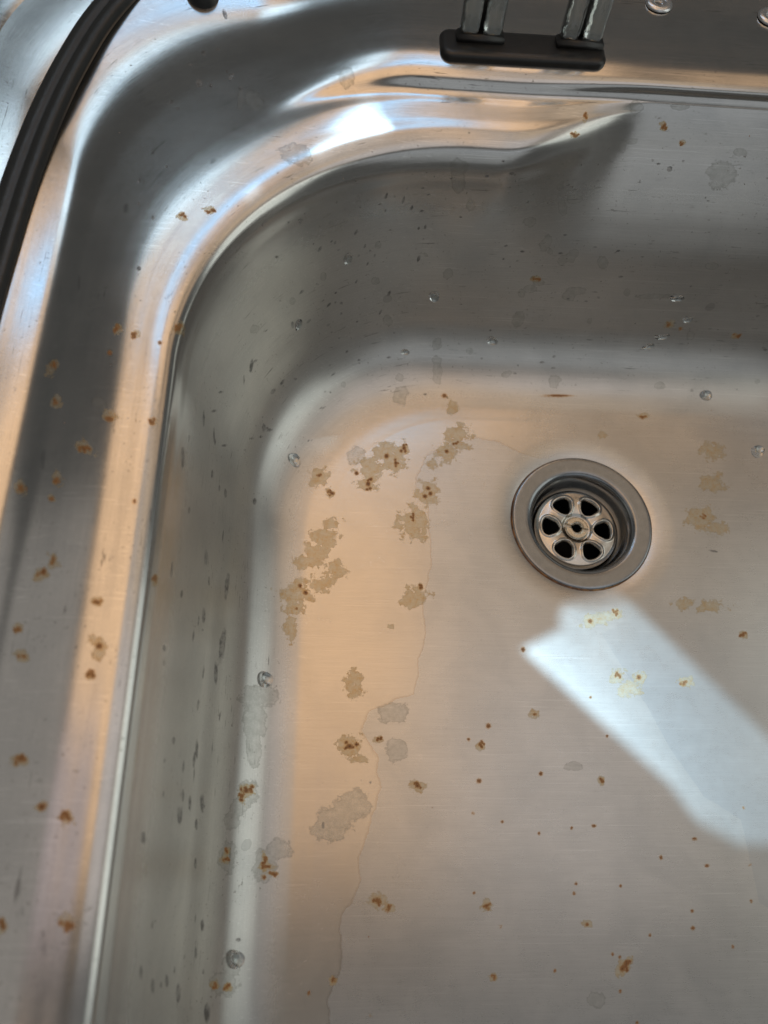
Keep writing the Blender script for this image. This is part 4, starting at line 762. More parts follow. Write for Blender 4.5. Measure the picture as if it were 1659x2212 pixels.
    ('dark',-203.5,93.3,110.9,0.9,0.0,0.0,0.3,-2.0,0.1), ('dark',-199.9,108.6,110.7,1.1,0.0,0.0,0.2,-1.3,0.0), ('dark',-193.6,101.2,111.2,1.1,0.0,0.0,0.1,-1.3,0.0),
    ('dark',-185.6,170.3,109.0,1.6,0.1,0.0,0.2,-2.5,0.1), ('dark',-179.9,173.8,109.0,1.4,0.1,0.0,0.2,-1.9,0.1), ('dark',-185.5,150.2,110.1,1.9,0.1,0.1,0.4,-3.5,0.2),
    ('dark',-172.3,155.4,110.3,0.9,-0.6,0.0,-1.0,-3.7,0.1), ('dark',-167.9,148.5,110.6,1.2,0.1,0.0,0.1,-1.7,0.0), ('dark',-178.4,195.0,110.2,1.1,0.6,0.0,1.0,-3.1,-0.6),
    ('dark',-174.5,158.2,110.2,0.8,0.0,0.0,0.2,-2.4,0.1), ('dark',-195.9,138.3,110.2,1.7,0.1,0.1,0.2,-2.0,0.1), ('dark',-190.7,162.4,109.1,1.6,0.1,0.1,0.2,-1.8,0.1),
    ('dark',-180.6,149.0,110.3,1.4,0.1,0.0,0.2,-2.0,0.1), ('dark',-192.6,134.2,110.4,1.1,0.1,0.0,0.1,-1.4,0.0), ('dark',-202.0,81.3,111.2,0.9,0.0,0.0,0.2,-1.7,0.0),
    ('rust',-5.5,-200.5,-0.0,0.7,-0.0,0.0,-0.1,-0.7,0.0), ('rust',-19.5,-162.2,-0.0,0.7,-0.0,0.0,-0.1,-0.7,0.0), ('rust',43.1,-185.5,0.0,0.7,-0.0,0.0,-0.1,-0.7,0.0),
    ('rust',0.4,-103.2,0.0,0.7,0.0,0.0,-0.1,-0.7,0.0), ('rust',-61.2,-135.3,0.0,0.7,0.0,0.0,-0.0,-0.7,0.0), ('rust',-62.2,-165.5,-0.0,0.7,-0.0,0.0,-0.0,-0.7,0.0),
    ('rust',-103.8,-207.4,0.0,0.7,-0.0,0.0,0.0,-0.7,0.0), ('rust',-5.3,-86.3,0.0,0.7,0.0,0.0,-0.1,-0.7,0.0), ('rust',57.6,-132.8,0.0,0.7,0.0,0.0,-0.1,-0.7,0.0),
    ('rust',-0.1,-211.1,0.0,0.7,-0.0,0.0,-0.1,-0.7,0.0), ('rust',-19.3,-141.0,0.0,0.7,0.0,0.0,-0.1,-0.7,0.0), ('rust',-33.5,-143.1,0.0,0.7,0.0,0.0,-0.1,-0.7,0.0),
    ('rust',-31.1,-193.2,0.0,0.7,-0.0,0.0,-0.1,-0.7,0.0), ('rust',-7.1,-187.7,0.0,0.7,-0.0,0.0,-0.1,-0.7,0.0), ('rust',54.0,-169.0,0.0,0.7,-0.0,0.0,-0.1,-0.7,0.0),
    ('rust',-52.1,-177.6,0.0,0.7,-0.0,0.0,-0.0,-0.7,0.0), ('rust',-0.8,-163.1,-0.0,0.7,-0.0,0.0,-0.1,-0.7,0.0), ('rust',-4.3,-188.8,-0.0,0.7,-0.0,0.0,-0.1,-0.7,0.0),
    ('rust',56.0,-155.4,0.0,0.7,-0.0,0.0,-0.1,-0.7,0.0), ('rust',9.2,-181.1,0.0,0.7,-0.0,0.0,-0.1,-0.7,0.0), ('dark',-172.7,-84.9,38.7,0.3,0.2,-1.2,-0.0,-3.5,0.1),
    ('dark',-171.8,-150.2,35.3,0.2,-0.0,-0.7,-0.0,-1.1,0.0), ('dark',-174.5,-136.1,47.7,0.2,-0.0,-1.0,-0.0,-2.7,0.0), ('dark',-174.7,10.8,50.1,0.2,0.7,-1.4,-0.0,-1.8,-0.2),
    ('dark',-178.9,-33.9,92.1,0.1,0.4,-1.0,0.0,-1.3,-0.0), ('dark',-178.2,-7.1,86.4,0.1,0.7,-1.3,0.0,-2.2,-0.1), ('dark',-172.7,-123.2,38.7,0.2,0.0,-0.8,-0.0,-3.6,0.1),
    ('dark',-178.2,-91.2,86.4,0.1,0.2,-1.0,0.0,-1.8,-0.1), ('dark',-176.4,-169.1,64.9,0.1,-0.1,-1.2,0.0,-0.7,-0.0), ('dark',-174.8,-4.2,49.7,0.2,0.7,-1.6,-0.0,-2.3,0.0),
    ('dark',-171.6,-195.2,34.6,0.3,-0.2,-1.2,-0.0,-1.7,0.1), ('dark',-169.6,-133.8,27.0,0.3,-0.0,-0.9,-0.0,-1.1,0.0), ('dark',-173.0,-117.6,40.1,0.3,0.1,-1.5,-0.0,-3.8,0.1),
    ('dark',-173.7,-69.3,43.6,0.3,0.4,-1.7,-0.0,-0.7,0.0), ('dark',-177.2,-121.0,73.8,0.1,0.1,-1.5,0.0,-1.0,-0.0), ('dark',-171.3,-183.3,33.1,0.2,-0.1,-0.9,-0.0,-1.8,0.1),
    ('dark',-177.2,-63.8,74.5,0.2,0.6,-2.1,0.0,-2.0,-0.0), ('dark',-166.2,-189.6,18.4,0.4,-0.1,-0.7,-0.0,-1.3,0.1), ('dark',-167.4,-99.9,20.8,0.3,0.1,-0.7,-0.0,-1.9,0.1),
    ('dark',-167.3,-98.8,20.7,0.3,0.1,-0.7,-0.0,-2.5,0.1), ('dark',-176.9,-131.4,70.9,0.1,0.0,-1.3,0.0,-1.4,-0.0), ('dark',-169.4,-171.8,26.3,0.2,-0.1,-0.7,-0.0,-2.2,0.1),
    ('dark',-175.0,-188.5,51.6,0.2,-0.3,-1.5,-0.0,-1.1,0.0), ('dark',-177.3,-32.1,76.3,0.2,0.9,-2.2,0.0,-1.8,-0.0), ('dark',-173.2,-97.9,41.1,0.3,0.2,-1.3,-0.0,-2.8,0.1),
    ('dark',-172.9,-6.2,39.8,0.3,0.7,-1.6,-0.0,-2.2,0.0), ('dark',-174.7,-67.1,49.1,0.2,0.3,-1.2,-0.0,-2.7,0.0), ('dark',-175.3,-74.1,53.5,0.2,0.4,-1.7,-0.0,-2.8,0.0),
    ('dark',-178.5,-59.8,89.2,0.1,0.4,-1.2,0.0,-3.7,-0.1), ('dark',-168.8,-112.0,24.4,0.2,0.0,-0.7,-0.0,-3.4,0.1), ('dark',-174.9,-121.0,50.3,0.2,0.1,-1.5,-0.0,-2.6,0.0),
    ('dark',-173.0,-186.1,40.2,0.2,-0.2,-0.9,-0.0,-1.6,0.0), ('dark',-170.9,-24.9,31.5,0.3,0.4,-1.0,-0.0,-4.4,0.1), ('dark',-176.7,-169.7,68.1,0.1,-0.2,-1.5,0.0,-1.6,-0.0),
    ('dark',-133.9,90.5,57.8,1.2,0.7,-0.9,-0.1,-0.2,-0.7), ('dark',75.9,121.2,71.7,1.4,0.0,0.1,0.3,-0.4,-0.6), ('dark',-122.7,93.0,41.7,1.1,0.4,-0.5,0.0,-0.3,-0.9),
    ('dark',-45.2,97.0,20.0,0.9,0.0,0.1,0.1,-0.4,-0.6), ('dark',-62.5,102.8,32.8,1.6,-0.0,-0.1,0.0,-0.3,-0.7), ('dark',23.9,134.4,89.7,0.7,-0.0,-0.0,0.1,-0.5,-0.6),
    ('dark',-135.5,94.1,79.8,0.6,0.4,-0.3,0.1,-0.1,-0.8), ('dark',-17.9,117.8,68.1,1.4,0.0,-0.2,0.0,-0.3,-0.7), ('dark',102.0,95.5,17.8,1.5,-0.1,-0.2,0.1,-0.4,-0.6),
    ('dark',14.3,109.9,50.2,1.7,0.1,0.2,0.2,-0.3,-0.7), ('dark',-3.8,104.7,37.2,0.8,0.1,0.1,0.2,-0.3,-0.7), ('dark',-61.0,120.2,97.8,1.5,0.1,0.3,0.2,-0.2,-0.7),
    ('dark',12.5,133.0,87.9,1.1,-0.0,-0.0,0.1,-0.5,-0.6), ('dark',6.5,105.6,39.3,1.7,0.0,0.0,0.2,-0.3,-0.7), ('dark',-45.8,112.9,64.1,1.3,0.2,0.2,0.3,-0.2,-0.7),
    ('dark',-127.4,74.9,15.3,1.3,0.6,-0.4,0.1,-0.5,-0.6), ('dark',22.2,114.1,59.8,1.8,0.0,0.1,0.2,-0.3,-0.6), ('dark',-45.6,111.1,57.4,0.8,0.0,-0.0,0.1,-0.2,-0.8),
    ('dark',91.6,77.9,3.6,0.7,-0.1,-0.0,-0.1,-0.7,-0.3), ('dark',29.7,100.4,26.5,0.7,-0.0,-0.0,0.2,-0.3,-0.7), ('dark',-60.2,118.2,91.6,0.8,0.0,0.0,0.1,-0.2,-0.7),
    ('dark',-141.1,93.1,92.8,0.6,0.4,-0.3,0.1,-0.2,-0.7), ('dark',5.4,108.8,47.5,0.7,-0.0,-0.1,0.1,-0.3,-0.7), ('dark',-48.1,87.1,8.8,1.0,0.1,0.1,0.1,-0.6,-0.4),
    ('dark',72.0,135.9,91.6,1.3,0.1,0.1,0.2,-0.4,-0.6), ('dark',-150.4,81.8,84.6,1.2,1.0,-1.3,-0.1,-0.3,-0.7), ('dark',-88.7,117.1,92.3,1.2,0.2,-0.1,0.1,-0.2,-0.7),
    ('dark',-112.7,80.7,12.2,1.5,0.3,-0.4,0.0,-0.6,-0.5), ('dark',-41.6,110.1,53.5,0.7,0.1,0.1,0.2,-0.2,-0.8), ('dark',25.0,137.0,93.0,1.5,0.2,0.2,0.3,-0.4,-0.5),
    ('dark',-77.4,68.7,1.2,1.7,-0.2,-0.1,-0.1,-0.7,-0.1), ('dark',51.3,108.6,47.0,0.7,0.1,0.2,0.3,-0.2,-0.6), ('dark',-105.8,107.2,68.6,0.7,0.2,-0.1,0.1,-0.1,-0.7),
    ('dark',-87.8,114.3,81.9,1.7,0.2,-0.2,0.0,-0.2,-0.7), ('dark',-107.3,111.0,87.8,1.5,0.5,-0.2,0.1,-0.2,-0.7), ('dark',-11.7,103.0,33.0,0.7,-0.0,-0.1,0.1,-0.3,-0.8),
    ('dark',-54.9,123.1,103.7,0.7,-0.0,-0.1,-0.0,-0.4,-0.6), ('dark',-124.5,99.4,70.9,1.5,0.7,-0.8,-0.0,-0.2,-0.7), ('dark',2.6,122.5,73.7,0.7,0.0,0.0,0.1,-0.4,-0.6),
    ('dark',-2.1,115.9,63.2,1.5,0.0,0.0,0.2,-0.4,-0.6), ('dark',25.2,136.2,92.0,1.7,0.0,0.0,0.1,-0.5,-0.6), ('dark',103.9,94.6,16.6,2.1,-0.2,-0.2,0.1,-0.5,-0.7),
    ('dark',16.9,117.0,65.1,0.7,-0.0,-0.1,0.1,-0.4,-0.6), ('dark',92.1,103.2,33.6,1.7,0.1,0.2,0.4,-0.3,-0.7), ('dark',55.2,102.3,31.3,1.4,-0.0,-0.0,0.2,-0.3,-0.7),
    ('dark',57.9,137.9,94.1,0.8,0.1,0.1,0.3,-0.4,-0.5), ('dark',69.9,99.9,25.5,1.5,0.1,0.1,0.3,-0.3,-0.6), ('dark',-28.5,84.8,7.2,0.7,-0.1,-0.0,-0.0,-0.6,-0.4),
    ('dark',9.7,115.3,62.1,1.5,-0.0,-0.1,0.1,-0.4,-0.7), ('dark',49.4,106.3,40.9,1.6,0.0,0.1,0.2,-0.3,-0.7), ('dark',-97.2,84.5,10.1,1.8,0.3,-0.2,0.0,-0.6,-0.5),
    ('dark',-65.9,67.5,0.8,0.8,-0.1,-0.0,-0.1,-0.9,-0.1), ('dark',-95.4,68.9,2.4,0.7,0.1,-0.1,0.0,-0.7,-0.2), ('dark',-144.0,63.4,19.4,1.2,0.6,-0.7,0.0,-0.5,-0.6),
    ('dark',-9.7,89.1,10.4,1.4,0.1,0.1,0.1,-0.5,-0.5), ('dark',82.3,114.0,59.6,0.8,-0.0,-0.1,0.2,-0.3,-0.7), ('dark',-129.6,63.5,8.5,1.0,0.2,-0.3,0.0,-0.7,-0.3),
    ('dark',-100.8,113.7,89.8,0.8,0.2,-0.1,0.1,-0.2,-0.7), ('dark',-128.8,85.9,34.0,0.6,0.2,-0.4,-0.0,-0.3,-0.7), ('dark',50.4,100.9,27.9,1.5,-0.1,-0.2,0.2,-0.3,-0.7),
    ('dark',-21.7,127.6,88.7,1.6,0.5,-0.1,0.3,-0.2,-0.7), ('dark',0.6,108.9,47.8,0.7,0.1,0.1,0.3,-0.3,-0.7), ('dark',-85.8,116.5,89.0,1.5,0.2,0.2,0.2,-0.2,-0.7),
    ('dark',25.1,118.0,66.7,1.2,0.1,0.2,0.3,-0.4,-0.6), ('dark',49.3,124.1,76.0,1.3,-0.1,-0.1,0.1,-0.4,-0.6), ('dark',3.4,127.7,81.1,1.0,-0.0,-0.0,0.1,-0.4,-0.6),
    ('dark',79.2,115.5,62.5,1.1,0.1,0.1,0.3,-0.3,-0.6), ('dark',38.2,105.8,39.7,0.7,-0.0,-0.1,0.1,-0.3,-0.7), ('dark',66.6,76.5,3.0,1.5,-0.0,-0.0,-0.0,-0.8,-0.3),
    ('dark',16.7,138.7,95.0,1.3,-0.1,-0.1,0.0,-0.5,-0.6), ('dark',74.2,99.7,25.1,1.1,0.1,0.2,0.3,-0.3,-0.6), ('dark',-20.8,91.9,13.2,0.8,-0.1,-0.1,-0.0,-0.5,-0.6),
    ('dark',-114.4,92.0,28.9,1.0,0.3,-0.4,-0.0,-0.3,-0.7), ('dark',10.9,121.9,72.8,0.7,0.1,0.1,0.3,-0.4,-0.6), ('dark',-140.7,93.8,93.9,1.3,0.8,-1.0,-0.1,-0.3,-0.7),
    ('dark',61.0,101.5,29.2,1.1,0.1,0.2,0.4,-0.3,-0.8), ('dark',42.8,120.9,71.3,0.8,-0.1,-0.1,0.1,-0.4,-0.6), ('dark',19.6,137.7,93.8,1.5,-0.1,-0.1,0.0,-0.5,-0.6),
    ('dark',-8.7,105.0,37.9,1.1,0.1,0.1,0.2,-0.3,-0.7), ('dark',-140.6,85.4,58.7,1.1,0.8,-0.9,-0.0,-0.2,-0.7), ('dark',-81.0,109.2,54.6,0.7,0.1,0.0,0.1,-0.2,-0.7),
    ('dark',67.7,82.1,5.6,0.8,0.1,0.1,0.2,-0.6,-0.4), ('dark',82.3,104.0,35.6,1.1,0.1,0.2,0.4,-0.3,-0.7), ('dark',-95.0,93.5,19.0,1.0,0.0,-0.3,-0.1,-0.5,-0.6),
    ('dark',-29.9,122.2,82.5,0.7,0.1,-0.2,0.1,-0.3,-0.7), ('dark',-9.5,84.4,6.9,1.8,0.1,0.1,0.1,-0.6,-0.4), ('dark',-126.9,63.9,7.5,0.9,0.2,-0.3,0.0,-0.7,-0.3),
    ('dark',-69.8,114.7,79.1,1.2,-0.0,-0.2,-0.0,-0.2,-0.8), ('dark',-27.5,101.1,28.4,1.5,-0.0,-0.1,0.1,-0.3,-0.8), ('dark',-38.5,111.2,56.5,1.3,0.1,0.2,0.2,-0.2,-0.7),
    ('dark',46.4,106.1,40.5,0.7,0.0,0.1,0.3,-0.3,-0.7), ('dark',30.7,138.8,95.2,1.1,-0.0,-0.1,0.1,-0.5,-0.6), ('dark',-37.1,112.8,61.1,1.7,0.0,-0.3,0.0,-0.2,-0.7),
    ('dark',44.3,135.2,90.7,0.7,0.1,0.1,0.3,-0.4,-0.5), ('dark',-149.9,77.0,61.6,0.9,0.8,-0.8,0.0,-0.2,-0.7), ('dark',-18.2,113.8,60.1,1.7,0.1,0.1,0.2,-0.3,-0.7),
    ('dark',45.1,129.8,83.8,0.9,0.0,0.1,0.2,-0.4,-0.6), ('dark',-32.1,125.7,93.2,0.8,0.2,-0.3,0.1,-0.2,-0.7), ('dark',-15.8,86.6,8.4,1.9,0.2,0.2,0.2,-0.6,-0.5),
    ('dark',39.8,128.7,82.3,0.8,-0.0,-0.1,0.1,-0.4,-0.6), ('dark',-76.0,104.3,36.8,1.5,0.1,0.1,0.1,-0.3,-0.7), ('dark',0.6,104.7,37.2,1.3,0.0,0.0,0.2,-0.3,-0.7),
    ('dark',2.5,125.1,77.5,1.7,-0.1,-0.1,0.1,-0.4,-0.6), ('dark',-127.1,84.9,29.2,1.6,0.7,-0.8,0.0,-0.3,-0.7), ('dark',-29.8,81.2,5.1,1.3,0.1,0.1,0.1,-0.7,-0.3),
    ('dark',46.8,128.9,82.5,1.3,-0.1,-0.1,0.1,-0.4,-0.6), ('dark',-145.5,90.2,96.2,0.6,0.5,-0.5,-0.1,-0.2,-0.7), ('dark',-139.0,95.7,95.6,0.6,0.3,-0.4,-0.1,-0.3,-0.7),
    ('dark',-123.2,85.0,24.4,0.7,0.3,-0.3,0.1,-0.3,-0.7), ('dark',-51.4,113.0,66.4,0.7,0.1,-0.1,0.1,-0.2,-0.7), ('dark',8.1,114.8,61.3,1.0,-0.0,-0.0,0.1,-0.3,-0.6),
    ('dark',66.3,109.2,48.6,1.8,0.1,0.2,0.3,-0.2,-0.6), ('dark',24.6,95.5,17.8,0.7,-0.0,-0.0,0.1,-0.4,-0.6), ('dark',-107.9,75.6,7.1,0.7,0.2,-0.1,0.1,-0.7,-0.4),
    ('grey',-54.7,89.8,11.1,2.1,0.1,0.1,0.2,-1.1,-1.1), ('grey',-25.6,126.1,88.4,1.6,0.5,-0.0,0.8,-0.5,-1.8), ('grey',-66.4,116.1,84.7,1.9,0.0,0.0,0.3,-0.7,-2.6),
    ('grey',-83.2,109.9,58.5,1.2,-0.0,-0.7,-0.3,-0.2,-1.0), ('grey',102.9,82.0,5.5,1.6,0.5,0.3,0.4,-0.9,-0.5), ('grey',-34.4,80.7,4.9,2.5,1.1,0.5,0.8,-1.3,-0.7),
    ('grey',4.4,112.8,57.2,1.2,0.4,0.8,1.0,-0.5,-1.1), ('grey',-13.1,113.0,58.0,1.8,0.5,1.0,1.8,-0.9,-2.2), ('grey',-71.6,85.1,7.4,2.6,0.4,0.2,0.7,-3.0,-2.0),
    ('grey',-16.3,112.3,56.6,2.2,-0.2,-0.7,-0.4,-1.1,-2.6), ('grey',-131.3,93.0,60.3,1.4,0.8,-0.8,-0.0,-0.5,-2.3), ('grey',-106.3,102.2,47.3,2.2,0.8,0.1,0.7,-0.5,-2.5),
    ('grey',-106.6,106.7,67.1,1.6,0.4,-0.9,-0.3,-0.5,-1.9), ('grey',48.6,78.0,3.6,2.9,-0.3,-0.1,-0.2,-2.0,-0.9), ('grey',-91.0,76.2,4.3,2.4,-0.1,-0.3,-0.3,-2.2,-0.9),
    ('grey',-8.4,78.2,3.7,3.2,-0.4,-0.2,-0.7,-3.7,-1.6), ('grey',-32.9,105.6,39.7,2.2,-0.3,-0.8,-0.3,-0.7,-1.8), ('grey',60.9,98.1,21.8,1.9,0.6,1.1,1.7,-1.1,-1.9),
    ('grey',-98.8,96.2,25.3,2.7,1.1,0.6,1.4,-1.0,-2.9), ('grey',-23.4,113.8,60.9,1.3,0.1,0.1,0.5,-0.7,-1.6), ('grey',-11.7,114.0,60.1,2.4,0.2,0.3,0.8,-1.1,-2.3),
    ('grey',3.8,112.5,56.5,2.3,-0.0,-0.0,0.7,-1.3,-2.9), ('grey',-160.5,62.4,59.8,1.5,1.6,-2.8,-0.5,-1.4,-1.9), ('grey',-71.1,108.0,48.2,2.6,-0.3,-1.1,-0.8,-0.8,-3.1),
    ('grey',-120.1,68.8,7.3,1.3,0.0,-0.4,-0.3,-1.4,-0.6), ('grey',-72.4,91.8,13.2,2.7,-0.6,-0.7,-1.1,-2.4,-2.6), ('grey',-145.1,80.9,57.0,1.2,0.9,-1.1,-0.1,-0.7,-2.1),
    ('grey',5.5,100.4,26.6,1.4,-0.1,-0.3,-0.0,-0.8,-1.9), ('grey',20.0,106.8,42.3,1.5,0.3,0.8,1.6,-0.9,-2.2), ('dark',-112.6,104.7,68.3,0.6,0.1,-0.5,-0.7,-0.6,-1.5),
    ('dark',-127.8,98.7,76.8,0.5,0.2,-0.6,-0.6,-0.5,-0.7), ('dark',-130.6,55.6,5.7,0.3,-0.6,-0.3,-2.2,-1.4,0.3), ('dark',-88.3,112.3,73.1,0.8,0.1,-0.2,-0.1,-0.3,-1.3),
    ('dark',-86.1,109.3,57.1,0.7,0.0,-0.2,-0.2,-0.5,-2.1), ('dark',-115.8,99.2,50.3,0.5,0.1,-0.5,-0.8,-0.6,-1.1), ('dark',-159.2,32.5,15.8,0.2,-0.6,-0.5,-1.3,-1.1,1.3),
    ('dark',-140.9,85.0,58.4,0.5,0.2,-1.0,-1.3,-1.2,-0.5), ('dark',-122.5,90.9,36.3,0.6,-0.0,-0.8,-0.7,-0.6,-0.5), ('dark',-156.4,37.7,15.0,0.2,-0.5,-0.5,-0.9,-0.7,0.7),
    ('dark',-125.4,91.9,43.2,0.6,0.1,-0.8,-0.6,-0.6,-0.5), ('dark',-99.3,101.8,39.4,0.9,0.0,-0.6,-0.8,-0.9,-1.8), ('dark',-155.5,37.4,13.8,0.2,-0.7,-0.6,-2.0,-1.5,1.5),
    ('dark',-86.7,109.1,56.7,0.7,0.0,-0.2,-0.2,-0.5,-2.2), ('dark',-119.0,82.2,17.1,0.5,-0.2,-0.6,-1.0,-0.9,-0.4), ('dark',-110.1,105.0,65.2,0.7,0.1,-0.6,-0.3,-0.3,-0.8),
    ('dark',-159.0,40.7,20.3,0.2,-0.5,-0.7,-1.0,-0.9,0.9), ('dark',-161.1,55.7,45.0,0.3,-0.1,-1.1,-1.5,-2.0,1.3), ('dark',-117.9,88.3,24.9,0.5,-0.1,-0.6,-0.7,-0.6,-0.5),
    ('dark',-102.9,97.2,30.5,0.6,-0.0,-0.5,-1.1,-1.1,-1.8), ('dark',-104.5,112.8,90.8,0.7,0.1,-0.3,-0.5,-0.7,-1.8), ('dark',-141.5,28.5,3.0,0.1,-0.7,-0.1,-1.4,-0.5,0.4),
    ('dark',-107.7,105.2,61.8,0.6,0.1,-0.5,-0.4,-0.4,-1.1), ('dark',-156.5,66.4,53.5,0.2,0.1,-0.7,-1.3,-1.6,0.6), ('dark',-96.6,114.1,87.7,0.7,0.1,-0.3,-0.3,-0.7,-2.1),
    ('dark',-165.6,22.2,21.5,0.1,-0.6,-0.5,-0.7,-0.8,1.2), ('dark',-125.7,72.0,11.7,0.4,-0.4,-0.5,-1.8,-1.5,-0.1), ('dark',-115.2,102.7,64.1,0.7,0.2,-0.7,-0.4,-0.4,-0.8),
    ('dark',-116.9,104.6,77.1,0.7,0.2,-0.7,-0.8,-0.7,-1.6), ('dark',-128.4,90.1,43.6,0.5,0.1,-0.8,-1.6,-1.4,-1.0), ('dark',-172.4,14.9,39.3,0.1,-0.6,-0.6,-1.3,-2.6,4.2),
    ('dark',-132.9,95.1,75.6,0.6,0.2,-0.9,-1.1,-1.0,-1.1), ('dark',-104.3,111.1,84.1,0.7,0.1,-0.4,-0.3,-0.3,-1.0), ('dark',-92.6,114.0,83.8,0.8,0.1,-0.2,-0.2,-0.4,-1.4),
    ('dark',-137.9,82.0,40.9,0.5,0.0,-1.0,-1.5,-1.4,-0.4), ('dark',-173.1,30.9,57.6,0.1,-0.2,-1.1,-1.0,-2.6,3.2), ('dark',-131.4,89.4,47.2,0.4,0.1,-0.6,-0.8,-0.7,-0.5),
    ('dark',-125.4,93.6,48.2,0.5,0.1,-0.7,-0.6,-0.5,-0.5), ('dark',-175.1,20.9,58.8,0.1,-0.3,-1.0,-1.0,-3.3,4.6), ('dark',-163.2,29.1,20.2,0.2,-0.6,-0.6,-1.4,-1.4,1.8),
    ('dark',-136.6,38.0,3.1,0.2,-0.7,-0.2,-2.2,-0.9,0.4), ('dark',-110.9,103.2,58.1,0.6,0.1,-0.5,-0.7,-0.6,-1.5), ('dark',-128.6,85.7,33.4,0.5,-0.0,-0.8,-1.5,-1.3,-0.7),
    ('dark',-126.2,99.4,75.4,0.6,0.2,-0.8,-0.6,-0.6,-0.9), ('dark',-85.3,112.8,73.6,0.8,0.1,-0.2,-0.1,-0.3,-1.5), 
]
WASH = [[(-29.9, 35.7), (-39.1, 42.1), (-51.1, 44.0), (-63.2, 41.7), (-74.0, 35.9), (-81.3, 26.5), (-82.6, 16.2), (-78.2, 8.8), (-76.3, -8.3), (-77.3, -31.8), (-80.8, -65.1), (-85.8, -86.0), (-94.7, -89.1), (-104.9, -94.2), (-107.3, -102.1), (-102.8, -113.7), (-99.2, -124.9), (-102.3, -134.1), (-110.2, -151.8), (-108.8, -160.4), (-115.1, -173.7), (-116.1, -186.5), (-119.0, -200.5), (-120.6, -216.9), (-173.0, -216.1), (-205.1, 107.2), (23.1, 119.4), (-0.7, 38.7), (-15.6, 34.1)]]
WASH2 = [[(3.2, -57.2), (12.1, -74.3), (20.8, -90.9), (28.8, -108.9), (40.5, -128.1), (55.4, -137.5), (56.7, -157.4), (57.3, -169.6), (68.2, -174.8), (126.9, -104.2), (78.0, -16.2)]]
#ENDSTAINDATA


def paint(o, S):
    me = o.data
    V = S.reshape(-1, 3).astype(np.float32)
    n = len(V)

    def put(name, arr):
        a = me.attributes.new(name, 'FLOAT', 'POINT')
        a.data.foreach_set('value', np.ascontiguousarray(arr, dtype=np.float32).ravel())
    # run round the bowl and run up the wall
    e = S[FLOOR_N]
    seg = np.linalg.norm(np.diff(np.vstack([e, e[:1]]), axis=0), axis=1)
    arc = np.r_[0, np.cumsum(seg)[:-1]]
    tot = seg.sum()
    cut = N_ARC + N_BACK + N_ARC2 + N_RIGHT + N_ARC3 + N_FRONT // 2
    arc = np.where(np.arange(nc) > cut, arc - tot, arc)
    k = N_ARC + N_BACK // 2
    step = np.linalg.norm(np.diff(S[:, k], axis=0), axis=1)
    prof = np.r_[0, np.cumsum(step)]
    prof -= prof[FLOOR_N]
    put('arc', np.repeat(arc[None], nr, 0))
    put('prof', np.repeat(prof[:, None], nc, 1))
    fl = smooth01(1 - (prof - 10) / 12.0)
    put('floor', np.repeat(fl[:, None], nc, 1))
    rg = np.interp(prof, [-20, 10, 30, 100, 128, 136, 200], [0.285, 0.285, 0.32, 0.34, 0.25, 0.21, 0.20])
    sc = np.interp(prof, [-60, 0, 18, 40, 110, 130, 142], [0.13, 0.12, 0.11, 0.13, 0.14, 0.12, 0.10])
    sc = np.where(prof > 142, np.interp(prof, [142, 150], [0.12, 0.02]), sc)
    put('scale', np.repeat(sc[:, None], nc, 1))
    put('rgh', np.repeat(rg[:, None], nc, 1))
    F = {k: np.full(n, -1.0, np.float32) for k in ('film', 'grey', 'rust', 'dark')}
    order = np.argsort(V[:, 1], kind='stable')
    ys = V[order, 1]
    for kind, cx, cy, cz, ux, uy, uz, vx, vy, vz in MARKS:
        c = np.array((cx, cy, cz), np.float32)
        u = np.array((ux, uy, uz), np.float32); v = np.array((vx, vy, vz), np.float32)
        R = 2.2 * max(np.linalg.norm(u), np.linalg.norm(v)) + 1.5
        lo, hi = np.searchsorted(ys, (cy - R, cy + R))
        idx = order[lo:hi]
        q = V[idx] - c
        m = (np.abs(q[:, 0]) < R) & (np.abs(q[:, 2]) < R)
        idx, q = idx[m], q[m]
        G = np.array([[u @ u, u @ v], [u @ v, v @ v]]) + np.eye(2) * 1e-6
        ab = np.linalg.solve(G, np.stack([q @ u, q @ v]))
        f = 1 - np.hypot(ab[0], ab[1])
        t = F[kind]
        t[idx] = np.maximum(t[idx], f)
    for kk, arr in F.items():
        put(kk, arr)
    x, y = V[:, 0], V[:, 1]
    isf = V[:, 2] < 30
    for nm, pls in (('wash', WASH), ('wash2', WASH2)):
        w = np.full(n, -30.0, np.float32)
        for pl in pls:
            w[isf] = np.maximum(w[isf], poly_sd(x[isf], y[isf], pl))
        put(nm, w)


paint(basin, SHEET)
#REST

# ---- eyelet holes pressed in the rear flange: parts of the sink
M_EYE = simple("eyelet_steel", (0.72, 0.73, 0.74), 0.26, 0.85, 0.1, 700)


def eyelet(cx, cy, z):
    pr = [(1.3, -3.0), (1.45, -0.4), (1.7, 0.35), (2.3, 0.75), (3.1, 0.75), (3.8, 0.45), (4.25, 0.0), (4.35, -0.6)]
    o = lathe("eyelet", [(r * 1.45, h) for r, h in pr], M_EYE, sink, 64)
    o.location = (cx * MM, cy * MM, z * MM)
    d = lathe("hole", [(0.02, -1.2), (1.9, -1.2)], M_DARK, o, 32)
    return o


for ex, ey in ((18.2, 206.3), (70.6, 202.5)):
    eyelet(ex, ey, 122.0)

